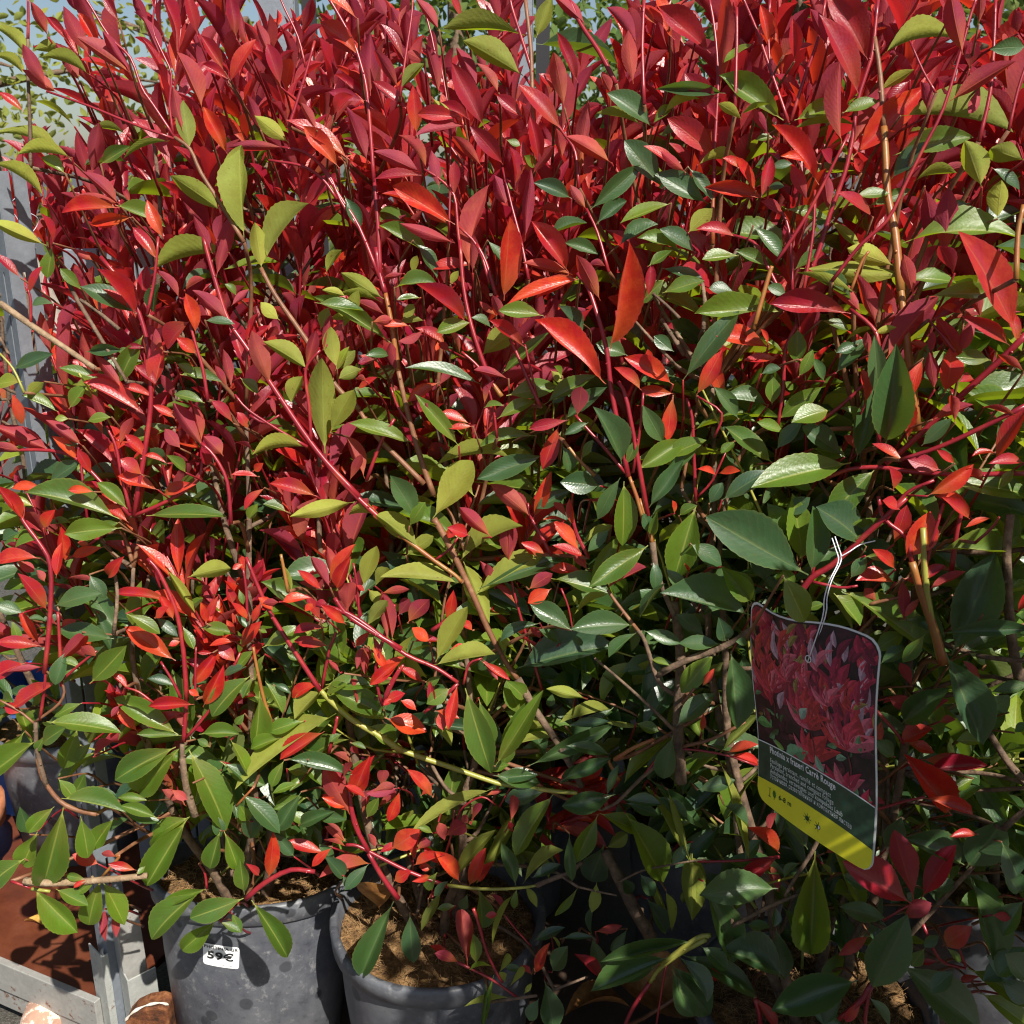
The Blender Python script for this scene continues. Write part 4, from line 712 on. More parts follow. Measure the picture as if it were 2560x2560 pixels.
def np_mesh(name, V, Q, UV, mats, mi=None):
    me = bpy.data.meshes.new(name); nq = len(Q)
    me.vertices.add(len(V)); me.vertices.foreach_set('co', V.astype(np.float32).ravel())
    me.loops.add(nq * 4); me.loops.foreach_set('vertex_index', Q.astype(np.int32).ravel())
    me.polygons.add(nq); me.polygons.foreach_set('loop_start', np.arange(nq, dtype=np.int32) * 4)
    me.polygons.foreach_set('use_smooth', np.ones(nq, bool))
    if mi is not None: me.polygons.foreach_set('material_index', mi.astype(np.int32))
    ul = me.uv_layers.new(name='UVMap'); ul.data.foreach_set('uv', UV[Q.ravel()].astype(np.float32).ravel())
    for m in mats: me.materials.append(m)
    me.update(calc_edges=True); me.validate(); return me
ARCHS = [0, .06, .12, .20]                 # arch classes: how far the blade bows over its chord
def arched(V, a):
    V = V.copy(); y = V[:, 1]; V[:, 2] += a * 4 * y * (1 - y) * .55; return V
_pm = {}
def proto(mi, v, ac):
    k = (mi, v, ac)
    if k not in _pm:
        V, Q, UV = SH_F[v]; _pm[k] = np_mesh('leaf', arched(V, ARCHS[ac]), Q, UV, [LM[mi]])
    return _pm[k]
LEAVES = []   # dicts: b, a(long), n, L, W, m, v, ac, plant, shoot, hero
def frame(b, a, n, L, W):
    a = nz(a); n = nz(n - a * (n @ a)); x = np.cross(a, n)
    M = np.eye(4); M[:3, 0] = x * W; M[:3, 1] = a * L; M[:3, 2] = n * L; M[:3, 3] = b; return M

# ------------------------------------------------------------------ plants: (x, y, radius, top, shoots, pot radius)
ZS = .134
PL = [
    dict(x=-.45, y=1.50, r=.26, top=1.40, n=92, red=.50, pr=.176, label='bushy potted photinia in the grey pot with the white 59 euro price sticker'),
    dict(x=-.125, y=1.43, r=.26, top=1.42, n=90, red=.34, pr=.170, label='potted photinia in the grey pot without sticker, red shoots over its rim'),
    dict(x=.44, y=1.24, r=.32, top=1.55, n=112, red=.16, pr=.170, label='dark leaved potted photinia carrying the picture plant tag'),
    dict(x=-.98, y=2.08, r=.33, top=1.66, n=86, red=.48, pr=.165, label='red and green photinia at the end of the row beside the slotted post'),
    dict(x=-.48, y=1.92, r=.32, top=1.86, n=108, red=.62, pr=.165, label='tall photinia behind the price stickered pot with long crimson shoots'),
    dict(x=-.03, y=1.88, r=.32, top=1.84, n=108, red=.60, pr=.165, label='tall photinia behind the pot without sticker, with upright crimson shoots'),
    dict(x=.38, y=1.72, r=.32, top=1.86, n=108, red=.55, pr=.165, label='tall photinia behind the tagged shrub with bright red top growth'),
    dict(x=.86, y=1.52, r=.34, top=1.90, n=108, red=.48, pr=.165, label='tall photinia with thick yellow brown stems and large red leaves beside the tagged shrub'),
    dict(x=.12, y=2.36, r=.34, top=1.96, n=64, red=.80, pr=.165, label='rearmost tall photinia whose crimson tips stand against the trees'),
    dict(x=-.52, y=2.42, r=.34, top=1.96, n=64, red=.80, pr=.165, label='rearmost tall photinia whose crimson tips stand in front of the grey upright'),
    dict(x=.78, y=2.20, r=.34, top=2.00, n=64, red=.70, pr=.165, label='rearmost tall photinia with crimson tips beyond the yellow brown stems'),
    dict(x=1.22, y=1.95, r=.34, top=1.85, n=60, red=.5, pr=.165, label='tall photinia beyond the thick yellow brown stems, at the far end of the row'),
    dict(x=1.16, y=1.30, r=.33, top=1.25, n=60, red=.3, pr=.165, label='low green photinia beside the tagged shrub at the far end of the row'),
    dict(x=.70, y=.36, r=.36, top=1.90, n=118, red=.35, pr=.165, label='tall photinia standing forward of the row and shading the tagged shrub'),
]
LAST = len(PL) - 1
GRP = 'potted photinias for sale'
for i, p in enumerate(PL):
    z0 = ZS if i != LAST else 0.0
    p['z0'] = z0; p['zs'] = z0 + POTH - .02
    p['e'] = empty('potted_photinia', (p['x'], p['y'], 0), p['label'], 'shrub', GRP)
    p['o'] = np.array([p['x'], p['y'], 0]); p['stems'] = []; p['shoots'] = []
    p['pot'] = pot(p['e'], p['pr'], z0, (1, .80) if i == 0 else (1, 1), (R(-8), R(1), 0) if i == 0 else ((R(2), R(1), 0) if i == 1 else (0, 0, 0)), i < 3)
    # main woody stems
    k = 5
    for s in range(k):
        a = 2 * math.pi * (s + rng.uniform(-.3, .3)) / k; rr = p['r'] * rng.uniform(.35, .75); h = p['zs'] + (p['top'] - p['zs']) * rng.uniform(.62, .9)
        b = p['o'] + np.array([.03 * math.cos(a), .03 * math.sin(a), p['zs'] - .03]); t = p['o'] + np.array([rr * math.cos(a), rr * math.sin(a), h])
        if s == 0: t[:2] = p['o'][:2] + rng.normal(size=2) * .03
        pts = np.array([b * (1 - u) + t * u + np.array([math.cos(a), math.sin(a), 0]) * .05 * math.sin(math.pi * u) + rng.normal(size=3) * .008 * (0 < u < 1) for u in np.linspace(0, 1, 8)])
        pts = curve_pts(pts)
        if i != LAST:                                                  # woody stems stay inside the foliage
            sx_, sy_, sz_ = proj(pts); ins = (sx_ > -200) & (sx_ < 2760) & (pts[:, 2] > p['zs'] + .12)
            lim = front(sx_, sy_) + .10; pts[:, 1] = np.where(ins & (pts[:, 1] < lim), lim, pts[:, 1])
        p['stems'].append(pts)
        rad = np.interp(np.linspace(0, 1, len(pts)), [0, .6, 1], [.0085, .0055, .0028]) * (1.25 if s == 0 else 1)
        MB().tube(pts, rad, 0, 7).build('stem', BARK, p['e'], smooth=True, off=p['o'])
def owner(P, frontonly=True):
    best = None
    for i, p in enumerate(PL):
        if i in (8, 9, 10, 11, 12, 13): continue
        d = math.hypot(P[0] - p['x'], (P[1] - p['y']) * .6) + max(0, P[2] - p['top']) * 1.2
        if best is None or d < best[0]: best = (d, i)
    return best[1]

# ---- shoots read from the photograph
stems = []; hl = []; o = (0, 0, 1.0)
KM = dict(r=(RED, 1), p=(RED, -1), g=(GRN, 1), d=(DRK, 1), y=(GRN, -1), l=(LIM, 1), G=(GRN, 1))
SMK = dict(r=sRD, b=sBK, t=sTW, o=sOR, g=sGR, p=sPB)
for ln in HERO.strip().splitlines():
    h, _, body = ln.partition(':'); w = h.split()
    if w[0] == '@': o = tuple(float(x) for x in w[1:4]); continue
    if w[0] == 'S':
        q = np.array([float(x) for x in body.split()]).reshape(-1, 2) / o[2] + [o[0], o[1]]
        stems.append(dict(px=q, m=SMK[w[1]], w=float(w[2]) / o[2]))
    else:
        for it in body.split(';'):
            f = [float(x) for x in it.split()]
            hl.append(dict(k=w[1], b=np.array(f[:2]) / o[2] + o[:2], t=np.array(f[2:4]) / o[2] + o[:2], w=f[4] / o[2], ar=(f[5] / 100 if len(f) > 5 else None)))
# join stems whose ends touch into one shoot (they share one depth)
par = list(range(len(stems)))
def find(i):
    while par[i] != i: i = par[i]
    return i
for i, s in enumerate(stems):
    s['c'] = curve_pts(s['px'])
for i, s in enumerate(stems):
    for end in (s['c'][0], s['c'][-1]):
        for j, t in enumerate(stems):
            if i == j: continue
            if np.min(np.hypot(*(t['c'] - end).T)) < 15: par[find(i)] = find(j)
gdep = {}
for i, s in enumerate(stems):
    gk = find(i)
    if gk not in gdep: gdep[gk] = rng.uniform(-.03, .05)
    s['g'] = gk; s['dy'] = gdep[gk] + (.05 if s['m'] in (sBK, sPB) and s['w'] > 24 else 0)
    s['P'] = np.array([atY(x, y, float(front(x, y)) + s['dy']) for x, y in s['c']])
    dep = (s['P'] - CAM) @ FW
    n = len(dep); tap = np.linspace(1.06, .80, n)
    s['rad'] = np.clip(s['w'] * .5 / FPX * dep * tap, .0011, .012)
def back_twig(P):
    """twig that carries a free end back into the hedge, to the nearest woody stem"""
    best = None
    for i, p in enumerate(PL[:8]):
        for st in p['stems']:
            e = (st - (P - [0, 0, .07])) * [1.6, .7, 1.0]; d = np.linalg.norm(e, axis=1) + 3 * np.maximum(0, P[1] + .03 - st[:, 1]); k = int(np.argmin(d))
            if best is None or d[k] < best[0]: best = (d[k], st[k], i)
    Q = best[1]; mid = P * .72 + Q * .28; mid[1] = P[1] + .55 * max(Q[1] - P[1], .10); mid[2] = min(mid[2], P[2] - .02)
    return curve_pts(np.array([Q, mid, P])), best[2]
groups = {}
for i, s in enumerate(stems): groups.setdefault(s['g'], []).append(s)
SHOOT = {}
for gk, ss in groups.items():
    allP = np.concatenate([s['P'] for s in ss]); low = allP[np.argmin(allP[:, 2])]
    if allP[:, 2].max() - low[2] < .05: low = allP[np.argmax(allP[:, 1])]
    bt, pl = back_twig(low); mb = MB()
    for s in ss:
        mb.tube(s['P'], s['rad'], s['m'], 7)
        # small nodes along the stem
        for k in range(2, len(s['P']) - 1, 3):
            q = s['P'][k]; rr = s['rad'][k]; d = nz(rng.normal(size=3))
            mb.tube([q - d * rr * .2, q + d * rr * 1.5], [rr * .75, rr * .35], s['m'], 5)
    mb.tube(bt, np.linspace(.0034, min(.0026, ss[0]['rad'][0] * 1.1), len(bt)), sTW if ss[0]['m'] != sBK else sBK, 6)
    ob = mb.build('shoot', SM, PL[pl]['e'], smooth=True, off=PL[pl]['o'])
    SHOOT[gk] = (ob, pl)
SC = np.concatenate([s['c'] for s in stems]); SI = np.concatenate([np.full(len(s['c']), i) for i, s in enumerate(stems)])
free = {}
for h in hl:
    d = np.hypot(*(SC - h['b']).T); k = int(np.argmin(d)); mi, sg = KM[h['k']]
    bx, by = h['b']
    if d[k] < 26: s = stems[SI[k]]; dy = s['dy']; shoot, pl = SHOOT[s['g']]; off = 0
    else: dy = rng.uniform(.0, .06); shoot = None; pl = None
    if h['k'] == 'G': dy = -.19; shoot = None; pl = None
    B = atY(bx, by, float(front(bx, by)) + dy)
    tl = np.hypot(*(h['t'] - h['b'])); dep = (B - CAM) @ FW; Lw = tl / FPX * dep
    fw_ = rng.normal(.06, .16) * max(Lw, .05)
    if d[k] >= 26: fw_ = abs(fw_) * .6
    T = atY(h['t'][0], h['t'][1], B[1] - np.clip(fw_, -.02, .035))
    a = T - B; L = np.linalg.norm(a); an = nz(a); v = nz(CAM - (B + T) / 2); v0 = nz(v - an * (v @ an))
    if sg > 0: n = v0 + np.array([0, 0, .50]) + sv * .45 + rng.normal(size=3) * .28
    else: n = -v0 + np.array([0, 0, .40]) + rng.normal(size=3) * .22
    n = nz(n - an * (n @ an)); c = n @ v0 * sg
    if c < .55: n = nz(n + v0 * sg * (.75 - c)); n = nz(n - an * (n @ an)); c = n @ v0 * sg
    Wd = min(h['w'] / FPX * dep / max(c, .5) * 1.08, L * ((.35 if mi == RED else .42) if h['w'] < tl * .62 else .58))
    if mi == RED: mi = CRI if (rng.uniform() < np.interp(by, [0, 500, 1000, 1400], [.85, .6, .25, .05]) * (1 if bx < 1500 else .6) + (.35 if bx > 1500 and by > 1900 else 0)) else RED
    if mi == GRN and sg < 0 and by < 1300 and rng.uniform() < .35: mi = LIM
    ar = h['ar'] if h['ar'] is not None else abs(rng.normal(.03, .04)); ac = int(np.argmin([abs(x - ar) for x in ARCHS]))
    if ar > .09 and sg < 0:                                      # arched leaf: bows upwards
        up = np.array([0, 0, 1.0]); n = nz(-v0 * .55 + up - an * (up @ an))
    if pl is None:
        pl = owner(B); shoot = None; free.setdefault(pl, []).append(B)
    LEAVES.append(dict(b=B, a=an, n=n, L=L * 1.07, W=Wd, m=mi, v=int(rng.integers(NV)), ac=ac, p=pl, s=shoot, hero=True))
for pl, Ps in free.items():                                       # leaf stalks of leaves whose stem is hidden
    for B in Ps:
        q = B + np.array([rng.normal() * .012, rng.uniform(.05, .10), rng.uniform(-.08, -.02)])
        PL[pl].setdefault('twigs', MB()).tube(curve_pts(np.array([q + [0, .05, -.05], q, B])), [.0024, .0022, .0020, .0018, .0016, .0014, .0012], sTW if rng.uniform() < .5 else sRD, 5)
NHERO = len(LEAVES)

# ---- the rest of every plant, grown shoot by shoot
GA = 2.39996
def p_red(P, base):
    z = P[2]; k = np.interp(z, [.5, 1.0, 1.3, 1.6], [.22, .60, 1.75, 2.4]) * base
    if P[0] > .15 and z < 1.30: k *= np.interp(z, [1.05, 1.3], [.3, .75])
    return k
def grow(i, p):
    for s in range(p['n']):
        zf = rng.uniform() ** .85; zt = p['zs'] + .10 + (p['top'] - p['zs'] - .10) * zf
        env = .80 + .35 * math.sin(math.pi * min(zf * 1.05, 1)); ph = rng.uniform(0, 2 * math.pi); rho = p['r'] * env * math.sqrt(rng.uniform(.12, 1.15))
        rad = np.array([math.cos(ph), math.sin(ph), 0]); tip = p['o'] + rad * rho + np.array([0, 0, zt])
        red = rng.uniform() < p_red(tip, p['red'])
        up = zf > .55 or (red and rng.uniform() < .6)
        d = nz(rad * (.28 if up else .95) + np.array([0, 0, 1.0 if up else .42]) + rng.normal(size=3) * .14)
        ln = rng.uniform(.22, .38) if up else rng.uniform(.15, .27)
        base = tip - d * ln; side = nz(np.cross(d, rng.normal(size=3))) * ln * rng.uniform(.02, .1)
        pts = curve_pts(np.array([base, base + d * ln * .5 + side, tip]))
        best = None
        for st in p['stems']:
            dd = np.linalg.norm(st - (base - [0, 0, .06]), axis=1); k = int(np.argmin(dd))
            if best is None or dd[k] < best[0]: best = (dd[k], st[k])
        if best[0] > .012:
            con = curve_pts(np.array([best[1], (best[1] + base) / 2 + [0, 0, -.015], base]))
        else: con = None
        n = int(ln / (.0135 if red else .0135)); k0 = .10 if not red else .16; lv = []; a0 = rng.uniform(0, 6.28)
        for j in range(n):
            u = k0 + (1 - k0) * (((j + .6) / n) if not red else 1 - (1 - (j + .6) / n) ** 1.45); q = np.array([np.interp(u, np.linspace(0, 1, len(pts)), pts[:, c]) for c in range(3)])
            a = a0 + j * GA; e1 = nz(np.cross(d, [.2, .1, .97] if abs(d[2]) < .9 else [1, 0, 0])); e2 = np.cross(d, e1)
            out = e1 * math.cos(a) + e2 * math.sin(a)
            if red and u > .28:
                op = .55 + .55 * (1 - u) + rng.normal() * .12
                al = nz(d * 1.0 + out * op); L = rng.uniform(.066, .112) * (1 - .35 * max(0, u - .75) / .25); Wd = L * rng.uniform(.21, .29)
                nn = -out * .9 + d * .3 + rng.normal(size=3) * .25 + sv * .15; m = CRI if rng.uniform() < np.interp(tip[2], [.7, 1.1, 1.5], [.1, .3, .75]) else RED; ac = int(rng.integers(0, 2))
                if u > .94: al = nz(d + out * .2); L *= .6
            else:
                al = nz(d * .35 + out * 1.0 + np.array([0, 0, -.05 - .25 * rng.uniform()])); L = rng.uniform(.075, .112); Wd = L * rng.uniform(.29, .37)
                nn = np.array([0, 0, 1.0]) + sv * .35 + rng.normal(size=3) * .33; r_ = rng.uniform()
                dk = .72 if (tip[0] > .1 and tip[2] < 1.2) else .38  # more dark green leaves low on the right, deepening the shade by colour
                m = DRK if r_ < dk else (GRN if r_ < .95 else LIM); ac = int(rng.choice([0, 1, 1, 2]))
                if red and rng.uniform() < .25: m = GRN
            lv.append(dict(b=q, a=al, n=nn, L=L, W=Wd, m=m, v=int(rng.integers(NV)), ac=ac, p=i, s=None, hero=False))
        C = np.array([l['b'] + l['a'] * l['L'] * .5 for l in lv] + [pts[-1], pts[len(pts) // 2]]); px, py, dz = proj(C)
        Tp = np.array([l['b'] + l['a'] * l['L'] for l in lv] + [pts[-1], pts[len(pts) // 2]]); tx, ty, _ = proj(Tp)
        fr = front(px, py); infr = (px > -150) & (px < 2710) & (py > -150) & (py < 2710) & (dz > .2)
        bad = infr & (np.minimum(C[:, 1], Tp[:, 1]) < fr + .06)
        if i == LAST: bad = (px > -60) & (px < 2640) & (dz > .02) & (py > -400) & (py < 2900) | (tx < 2620) & (C[:, 1] > .05) | (tip[0] < .36) | (C[:, 0] < .31)
        else:
            for (X, Y) in ((px, py), (tx, ty)):
                bad |= (X < 345) & (Y > 2040) & (Y < 2800)
                bad |= (X > 300) & (X < 900) & (Y > 2150) & (C[:, 1] < 1.62)
                bad |= (X > 820) & (X < 1400) & (Y > 2200) & (C[:, 1] < 1.55)
                bad |= (X > 1250) & (X < 2560) & (Y > 2350) & (C[:, 1] < 1.2) & (rng.uniform(size=len(X)) < .5)
                bad |= (X < 120) & (Y < 1250) & (Y > 500) & (rng.uniform(size=len(X)) < .5)
                bad |= (X < 470) & (Y < 100) & (rng.uniform(size=len(X)) < .5)
                bad |= (X > 640) & (X < 780) & (Y < 120) & (rng.uniform(size=len(X)) < .5)
        nb = len(lv)
        if bad[nb:].any() and bad[:nb].mean() > .6: continue
        keep = [l for l, b in zip(lv, bad) if not b]
        if not keep: continue
        sm_ = sRD if red else (sTW if rng.uniform() < .6 else sGR)
        sh = dict(pts=pts, con=con, m=sm_, p=i, keep=keep); p['shoots'].append(sh)
        for l in keep: l['sh'] = sh; LEAVES.append(l)
for i, p in enumerate(PL): grow(i, p)

# ---- which leaves show largest in the photograph: a small depth buffer
NL = len(LEAVES); G = 320
MT = np.array([frame(l['b'], l['a'], l['n'], l['L'], l['W']) for l in LEAVES])
sv_ = [arched(SH_S[v][0], .05) for v in range(NV)]
vi = np.array([l['v'] for l in LEAVES]); S0 = np.array(sv_)[vi]                                   # NL x k x 3
S1 = np.concatenate([S0, (S0[:, :-3] + S0[:, 3:]) / 2], 1)
Wp = np.einsum('nij,nkj->nki', MT[:, :3, :3], S1) + MT[:, None, :3, 3]
fx, fy, fz = proj(Wp.reshape(-1, 3)); gx = (fx / 2560 * G).astype(int); gy = (fy / 2560 * G).astype(int)
ok = (fz > .1) & (gx >= 0) & (gx < G) & (gy >= 0) & (gy < G); cell = np.where(ok, gy * G + gx, 0)
zb = np.full(G * G, 1e9); np.minimum.at(zb, cell[ok], fz[ok])
vis = (ok & (fz <= zb[cell] + .004)).reshape(NL, -1).sum(1).astype(float)
vis *= np.array([l['L'] * l['W'] for l in LEAVES]) / np.maximum(((MT[:, :3, 3] - CAM) @ FW), .2) ** 2
vis += np.array([1e-6 if l['hero'] else 0 for l in LEAVES])
nshown = 0
for i, p in enumerate(PL):
    idx = [k for k in range(NL) if LEAVES[k]['p'] == i]; idx.sort(key=lambda k: -vis[k])
    show = [k for k in idx[:300] if vis[k] > 0]; ss = set(show); rest = [k for k in idx if k not in ss]
    own = set(id(LEAVES[k]['sh']) for k in show if LEAVES[k].get('sh') is not None)
    twg = p.get('twigs'); shob = {}
    for sh in p['shoots']:
        own_ = id(sh) in own; mb = MB() if own_ else (twg if twg is not None else MB())
        if not own_: twg = mb
        mb.tube(sh['pts'], np.linspace(.0026, .0013, len(sh['pts'])), sh['m'], 5)
        if sh['con'] is not None: mb.tube(sh['con'], np.linspace(.0036, .0026, len(sh['con'])), sBK, 5)
        if own_: shob[id(sh)] = mb.build('shoot', SM, p['e'], smooth=True, off=p['o'])
    if twg is not None: twg.build('twigs', SM, p['e'], smooth=True, off=p['o'], kind='stuff')
    for k in show:
        l = LEAVES[k]; parent = l['s'] or (shob.get(id(l['sh'])) if l.get('sh') is not None else None) or p['e']
        ob = bpy.data.objects.new('leaf', proto(l['m'], l['v'], l['ac'])); M = MT[k].copy(); M[:3, 3] -= p['o']
        COL.objects.link(ob); ob.parent = parent; ob.matrix_local = Matrix(M.tolist()); nshown += 1
    if rest:
        Vs, Qs, Us, Ms = [], [], [], []; n0 = 0
        for k in rest:
            l = LEAVES[k]; V, Q, UV = SH_S[l['v']]; V = arched(V, ARCHS[l['ac']]) @ MT[k][:3, :3].T + MT[k][:3, 3] - p['o']
            Vs.append(V); Qs.append(Q + n0); Us.append(UV); Ms.append(np.full(len(Q), l['m'])); n0 += len(V)
        me = np_mesh('foliage', np.concatenate(Vs), np.concatenate(Qs), np.concatenate(Us), LM, np.concatenate(Ms))
        link(bpy.data.objects.new('foliage', me), p['e'], kind='stuff')
print('LEAVES', NL, 'hero', NHERO, 'as objects', nshown)

# ------------------------------------------------------------------ price sticker on the first pot
p0 = PL[0]; Rs = p0['pr']; b0 = Rs * .80
def on_pot(ang, z, lift):
    """point on the first pot's wall (pot coordinates)"""
    r = np.interp(z, [.006, POTH * .58, POTH - .042], [b0, b0 + (Rs - b0) * .55, Rs - .010])
    k = 1 + (.012 * math.sin(2 * ang + .6) + .006 * math.sin(5 * ang)) * (z / POTH)
    return ((r * k + lift) * math.cos(ang), (r * k + lift) * math.sin(ang) * .80, z)
SW, SHh = .062, .040; SA, SZ, SR = R(259.5), .231, R(-4)
def stk(x, y, lift):
    X = x * math.cos(SR) - y * math.sin(SR); Y = x * math.sin(SR) + y * math.cos(SR); return on_pot(SA + X / (Rs * .93), SZ + Y, lift)
nx, ny = 14, 8; V = []; F = []
def rc(i, j):
    x = SW * (i / nx - .5); y = SHh * (j / ny - .5); r = .004
    cx = max(abs(x) - (SW / 2 - r), 0); cy = max(abs(y) - (SHh / 2 - r), 0); h = math.hypot(cx, cy)
    if h > r: x -= math.copysign(cx * (1 - r / h), x); y -= math.copysign(cy * (1 - r / h), y)
    return x, y
for j in range(ny + 1):
    for i in range(nx + 1): V.append(stk(*rc(i, j), .0014))
for j in range(ny):
    for i in range(nx): F.append((j * (nx + 1) + i, j * (nx + 1) + i + 1, (j + 1) * (nx + 1) + i + 1, (j + 1) * (nx + 1) + i))
st_ = MB().add(V, F).build('price_sticker', WHITE, p0['pot'], smooth=True, label='white price sticker reading 59 euro')
ink = MB()
for body, size, bold, cx, cy, sx, mi in (('PHOTINIA GR', .0074, .00012, 0.0, .0125, 1.16, 0), ('59€', .0185, .0006, .000, -.0058, 1.42, 0), ('2021231000', .0034, 0, .012, -.0162, 1.0, 1)):
    T, TF = text_mesh(body, size, bold, 'CENTER', 0, sx); ink.add([stk(cx + x, cy + y, .0028) for x, y in T], TF, mi)
ink.build('lettering', [INK, INKG], st_)

# ------------------------------------------------------------------ hanging picture tag
TL = atY(1879, 1492, 1.09); TR = atY(2206, 1606, .945); BL = atY(1893, 1990, 1.09); BR = atY(2180, 2188, .945)
nrm = nz(np.cross(TR - TL, TL - BL)); nrm = -nrm if nrm @ (CAM - TL) < 0 else nrm
def card(u, v, lift=0.0):
    P = (TL * (1 - u) + TR * u) * (1 - v) + (BL * (1 - u) + BR * u) * v
    return P + nrm * (.010 * math.sin(math.pi * u) * (1 - .5 * v) + .004 * math.sin(2 * math.pi * v) + lift)
def arcv(u): return -.040 * 4 * u * (1 - u)
def topv(u): return .030 * math.sin(2 * math.pi * u) * .8
cw = np.linalg.norm(TR - TL); ch = np.linalg.norm(BL - TL); ro = atY(1879, 1492, 1.09)
TAG = empty('plant_tag', tuple(TL), 'rectangular picture tag of red leaves with yellow lower band, hanging on white string', 'plant tag')
toff = np.array(TL)
def outline(inset):
    pts = []; rx, ry = .085, .06
    for cx, cy, a0 in ((1 - rx, ry, -90), (1 - rx, 1 - ry, 0), (rx, 1 - ry, 90), (rx, ry, 180)):
        for k in range(9):
            a = R(a0 + 90 * k / 8); pts.append((.5 + (cx - .5 + rx * math.cos(a)) * (1 - 2 * inset), .5 + (cy - .5 + ry * math.sin(a)) * (1 - 2 * inset * cw / ch)))
    out = []
    for i in range(len(pts)):
        a, b = pts[i], pts[(i + 1) % len(pts)]; n = 8 if math.dist(a, b) > .2 else 1
        for k in range(n): out.append((a[0] + (b[0] - a[0]) * k / n, a[1] + (b[1] - a[1]) * k / n))
    return [(u, v + topv(u) * (1 - v)) for u, v in out]
def clip_poly(poly, f):
    out = []
    for i in range(len(poly)):
        a, b = poly[i], poly[(i + 1) % len(poly)]; fa, fb = f(a), f(b)
        if fa >= 0: out.append(a)
        if fa * fb < 0: t = fa / (fa - fb); out.append((a[0] + (b[0] - a[0]) * t, a[1] + (b[1] - a[1]) * t))
    return out
def grid_area(inset, vlo, vhi, lift, n=20):
    """strip grid between two curves, clipped by the rounded outline"""
    ol = outline(inset); us = [p[0] for p in ol]
    V = []; F = []; m = 10
    # vertical extents of outline at u
    def ext(u):
        ys = []
        for i in range(len(ol)):
            a, b = ol[i], ol[(i + 1) % len(ol)]
            if (a[0] - u) * (b[0] - u) <= 0 and abs(a[0] - b[0]) > 1e-9: ys.append(a[1] + (b[1] - a[1]) * (u - a[0]) / (b[0] - a[0]))
        return (min(ys), max(ys)) if ys else (.5, .5)
    u0, u1 = min(us), max(us); tt = [.5 - .5 * math.cos(math.pi * i / n) for i in range(n + 1)]
    for i, t in enumerate(tt):
        u = u0 + (u1 - u0) * min(max(t, .0008), .9992); lo, hi = ext(u); a = min(max(vlo(u), lo), hi); b = max(min(vhi(u), hi), lo)
        for j in range(m + 1): V.append(card(u, a + (b - a) * j / m, lift))
    for i in range(n):
        for j in range(m): F.append((i * (m + 1) + j, i * (m + 1) + j + 1, (i + 1) * (m + 1) + j + 1, (i + 1) * (m + 1) + j))
    return V, F
def tagpart(name, V, F, m, parent=None, **kw):
    return MB().add(V, F).build(name, m, parent or TAG, smooth=True, off=toff, **kw)
V, F = grid_area(0, lambda u: -1, lambda u: 2, 0); cb_ = tagpart('card', V, F, flat_mat('tag_white', (.78, .78, .76), .3))
V, F = grid_area(0, lambda u: -1, lambda u: 2, -.0007); tagpart('card_back', V, F, flat_mat('tag_back', (.70, .70, .66), .4), cb_)
gs = lambda u: .703 + arcv(u); ys = lambda u: .893 + arcv(u) * .9
def vcol_mat(name, rough):
    m, nt, N, Lk, B = mat(name); a = nd(N, 'VertexColor'); a.layer_name = 'Col'; tc = nd(N, 'TexCoord')
    no = nd(N, 'TexNoise', Scale=260.0, Detail=3.0); Lk.new(tc.outputs['Object'], no.inputs['Vector'])
    h = nd(N, 'HueSaturation'); Lk.new(a.outputs[0], h.inputs['Color']); Lk.new(mth(N, Lk, 'ADD', mth(N, Lk, 'MULTIPLY', no.outputs[0], 1.1), .45), h.inputs['Value'])
    Lk.new(h.outputs[0], B.inputs['Base Color']); B.inputs['Roughness'].default_value = rough; B.inputs['Specular IOR Level'].default_value = .5; return m
PRINT = vcol_mat('printed_picture', .3)
V, F = grid_area(.010, lambda u: -1, gs, .0004)
DARKP = simple('print_dark', [(.3, (.010, .008, .010)), (.5, (.030, .016, .020)), (.62, (.075, .020, .035)), (.75, (.05, .06, .03))], 45, .3, 0, 100)
tagpart('picture_ground', V, F, DARKP, cb_)
# printed leaves
pv, pf, pc = [], [], []; r2 = np.random.default_rng(5)
def pleaf(u, v, ang, L, w, col, lift):
    n = 6; top = []; bot = []; asp = cw / ch
    for i in range(n + 1):
        t = i / n; hw = w * L * math.sin(math.pi * t ** .85) * .5 if 0 < t < 1 else 0; bend = .10 * L * math.sin(math.pi * t)
        x = L * t; ca, sa = math.cos(ang), math.sin(ang)
        for lst, y in ((top, hw + bend), (bot, -hw + bend)): lst.append((u + (x * ca - y * sa), v - (x * sa + y * ca) * asp))
    for half, k in ((top, 1.0), (bot, .62)):
        mid = [((a[0] + b[0]) / 2, (a[1] + b[1]) / 2) for a, b in zip(top, bot)]
        poly = half + mid[::-1][1:-1]
        for f in (lambda q: q[0] - .012, lambda q: .988 - q[0], lambda q: gs(q[0]) - .002 - q[1], lambda q: q[1] - .014 - topv(q[0]) * (1 - q[1]) - .055 * max(0, (.09 - q[0]) / .09, (q[0] - .91) / .09) ** 2):
            if len(poly) > 2: poly = clip_poly(poly, f)
        if len(poly) < 3: continue
        b = len(pv); pv.extend(card(a[0], a[1], lift) for a in poly); pf.append(tuple(range(b, b + len(poly)))); pc.append(tuple(c * k for c in col))
cols = [(.42, .020, .065), (.58, .040, .080), (.32, .016, .060), (.66, .13, .19), (.52, .035, .045), (.20, .012, .045)]
lf = .0006
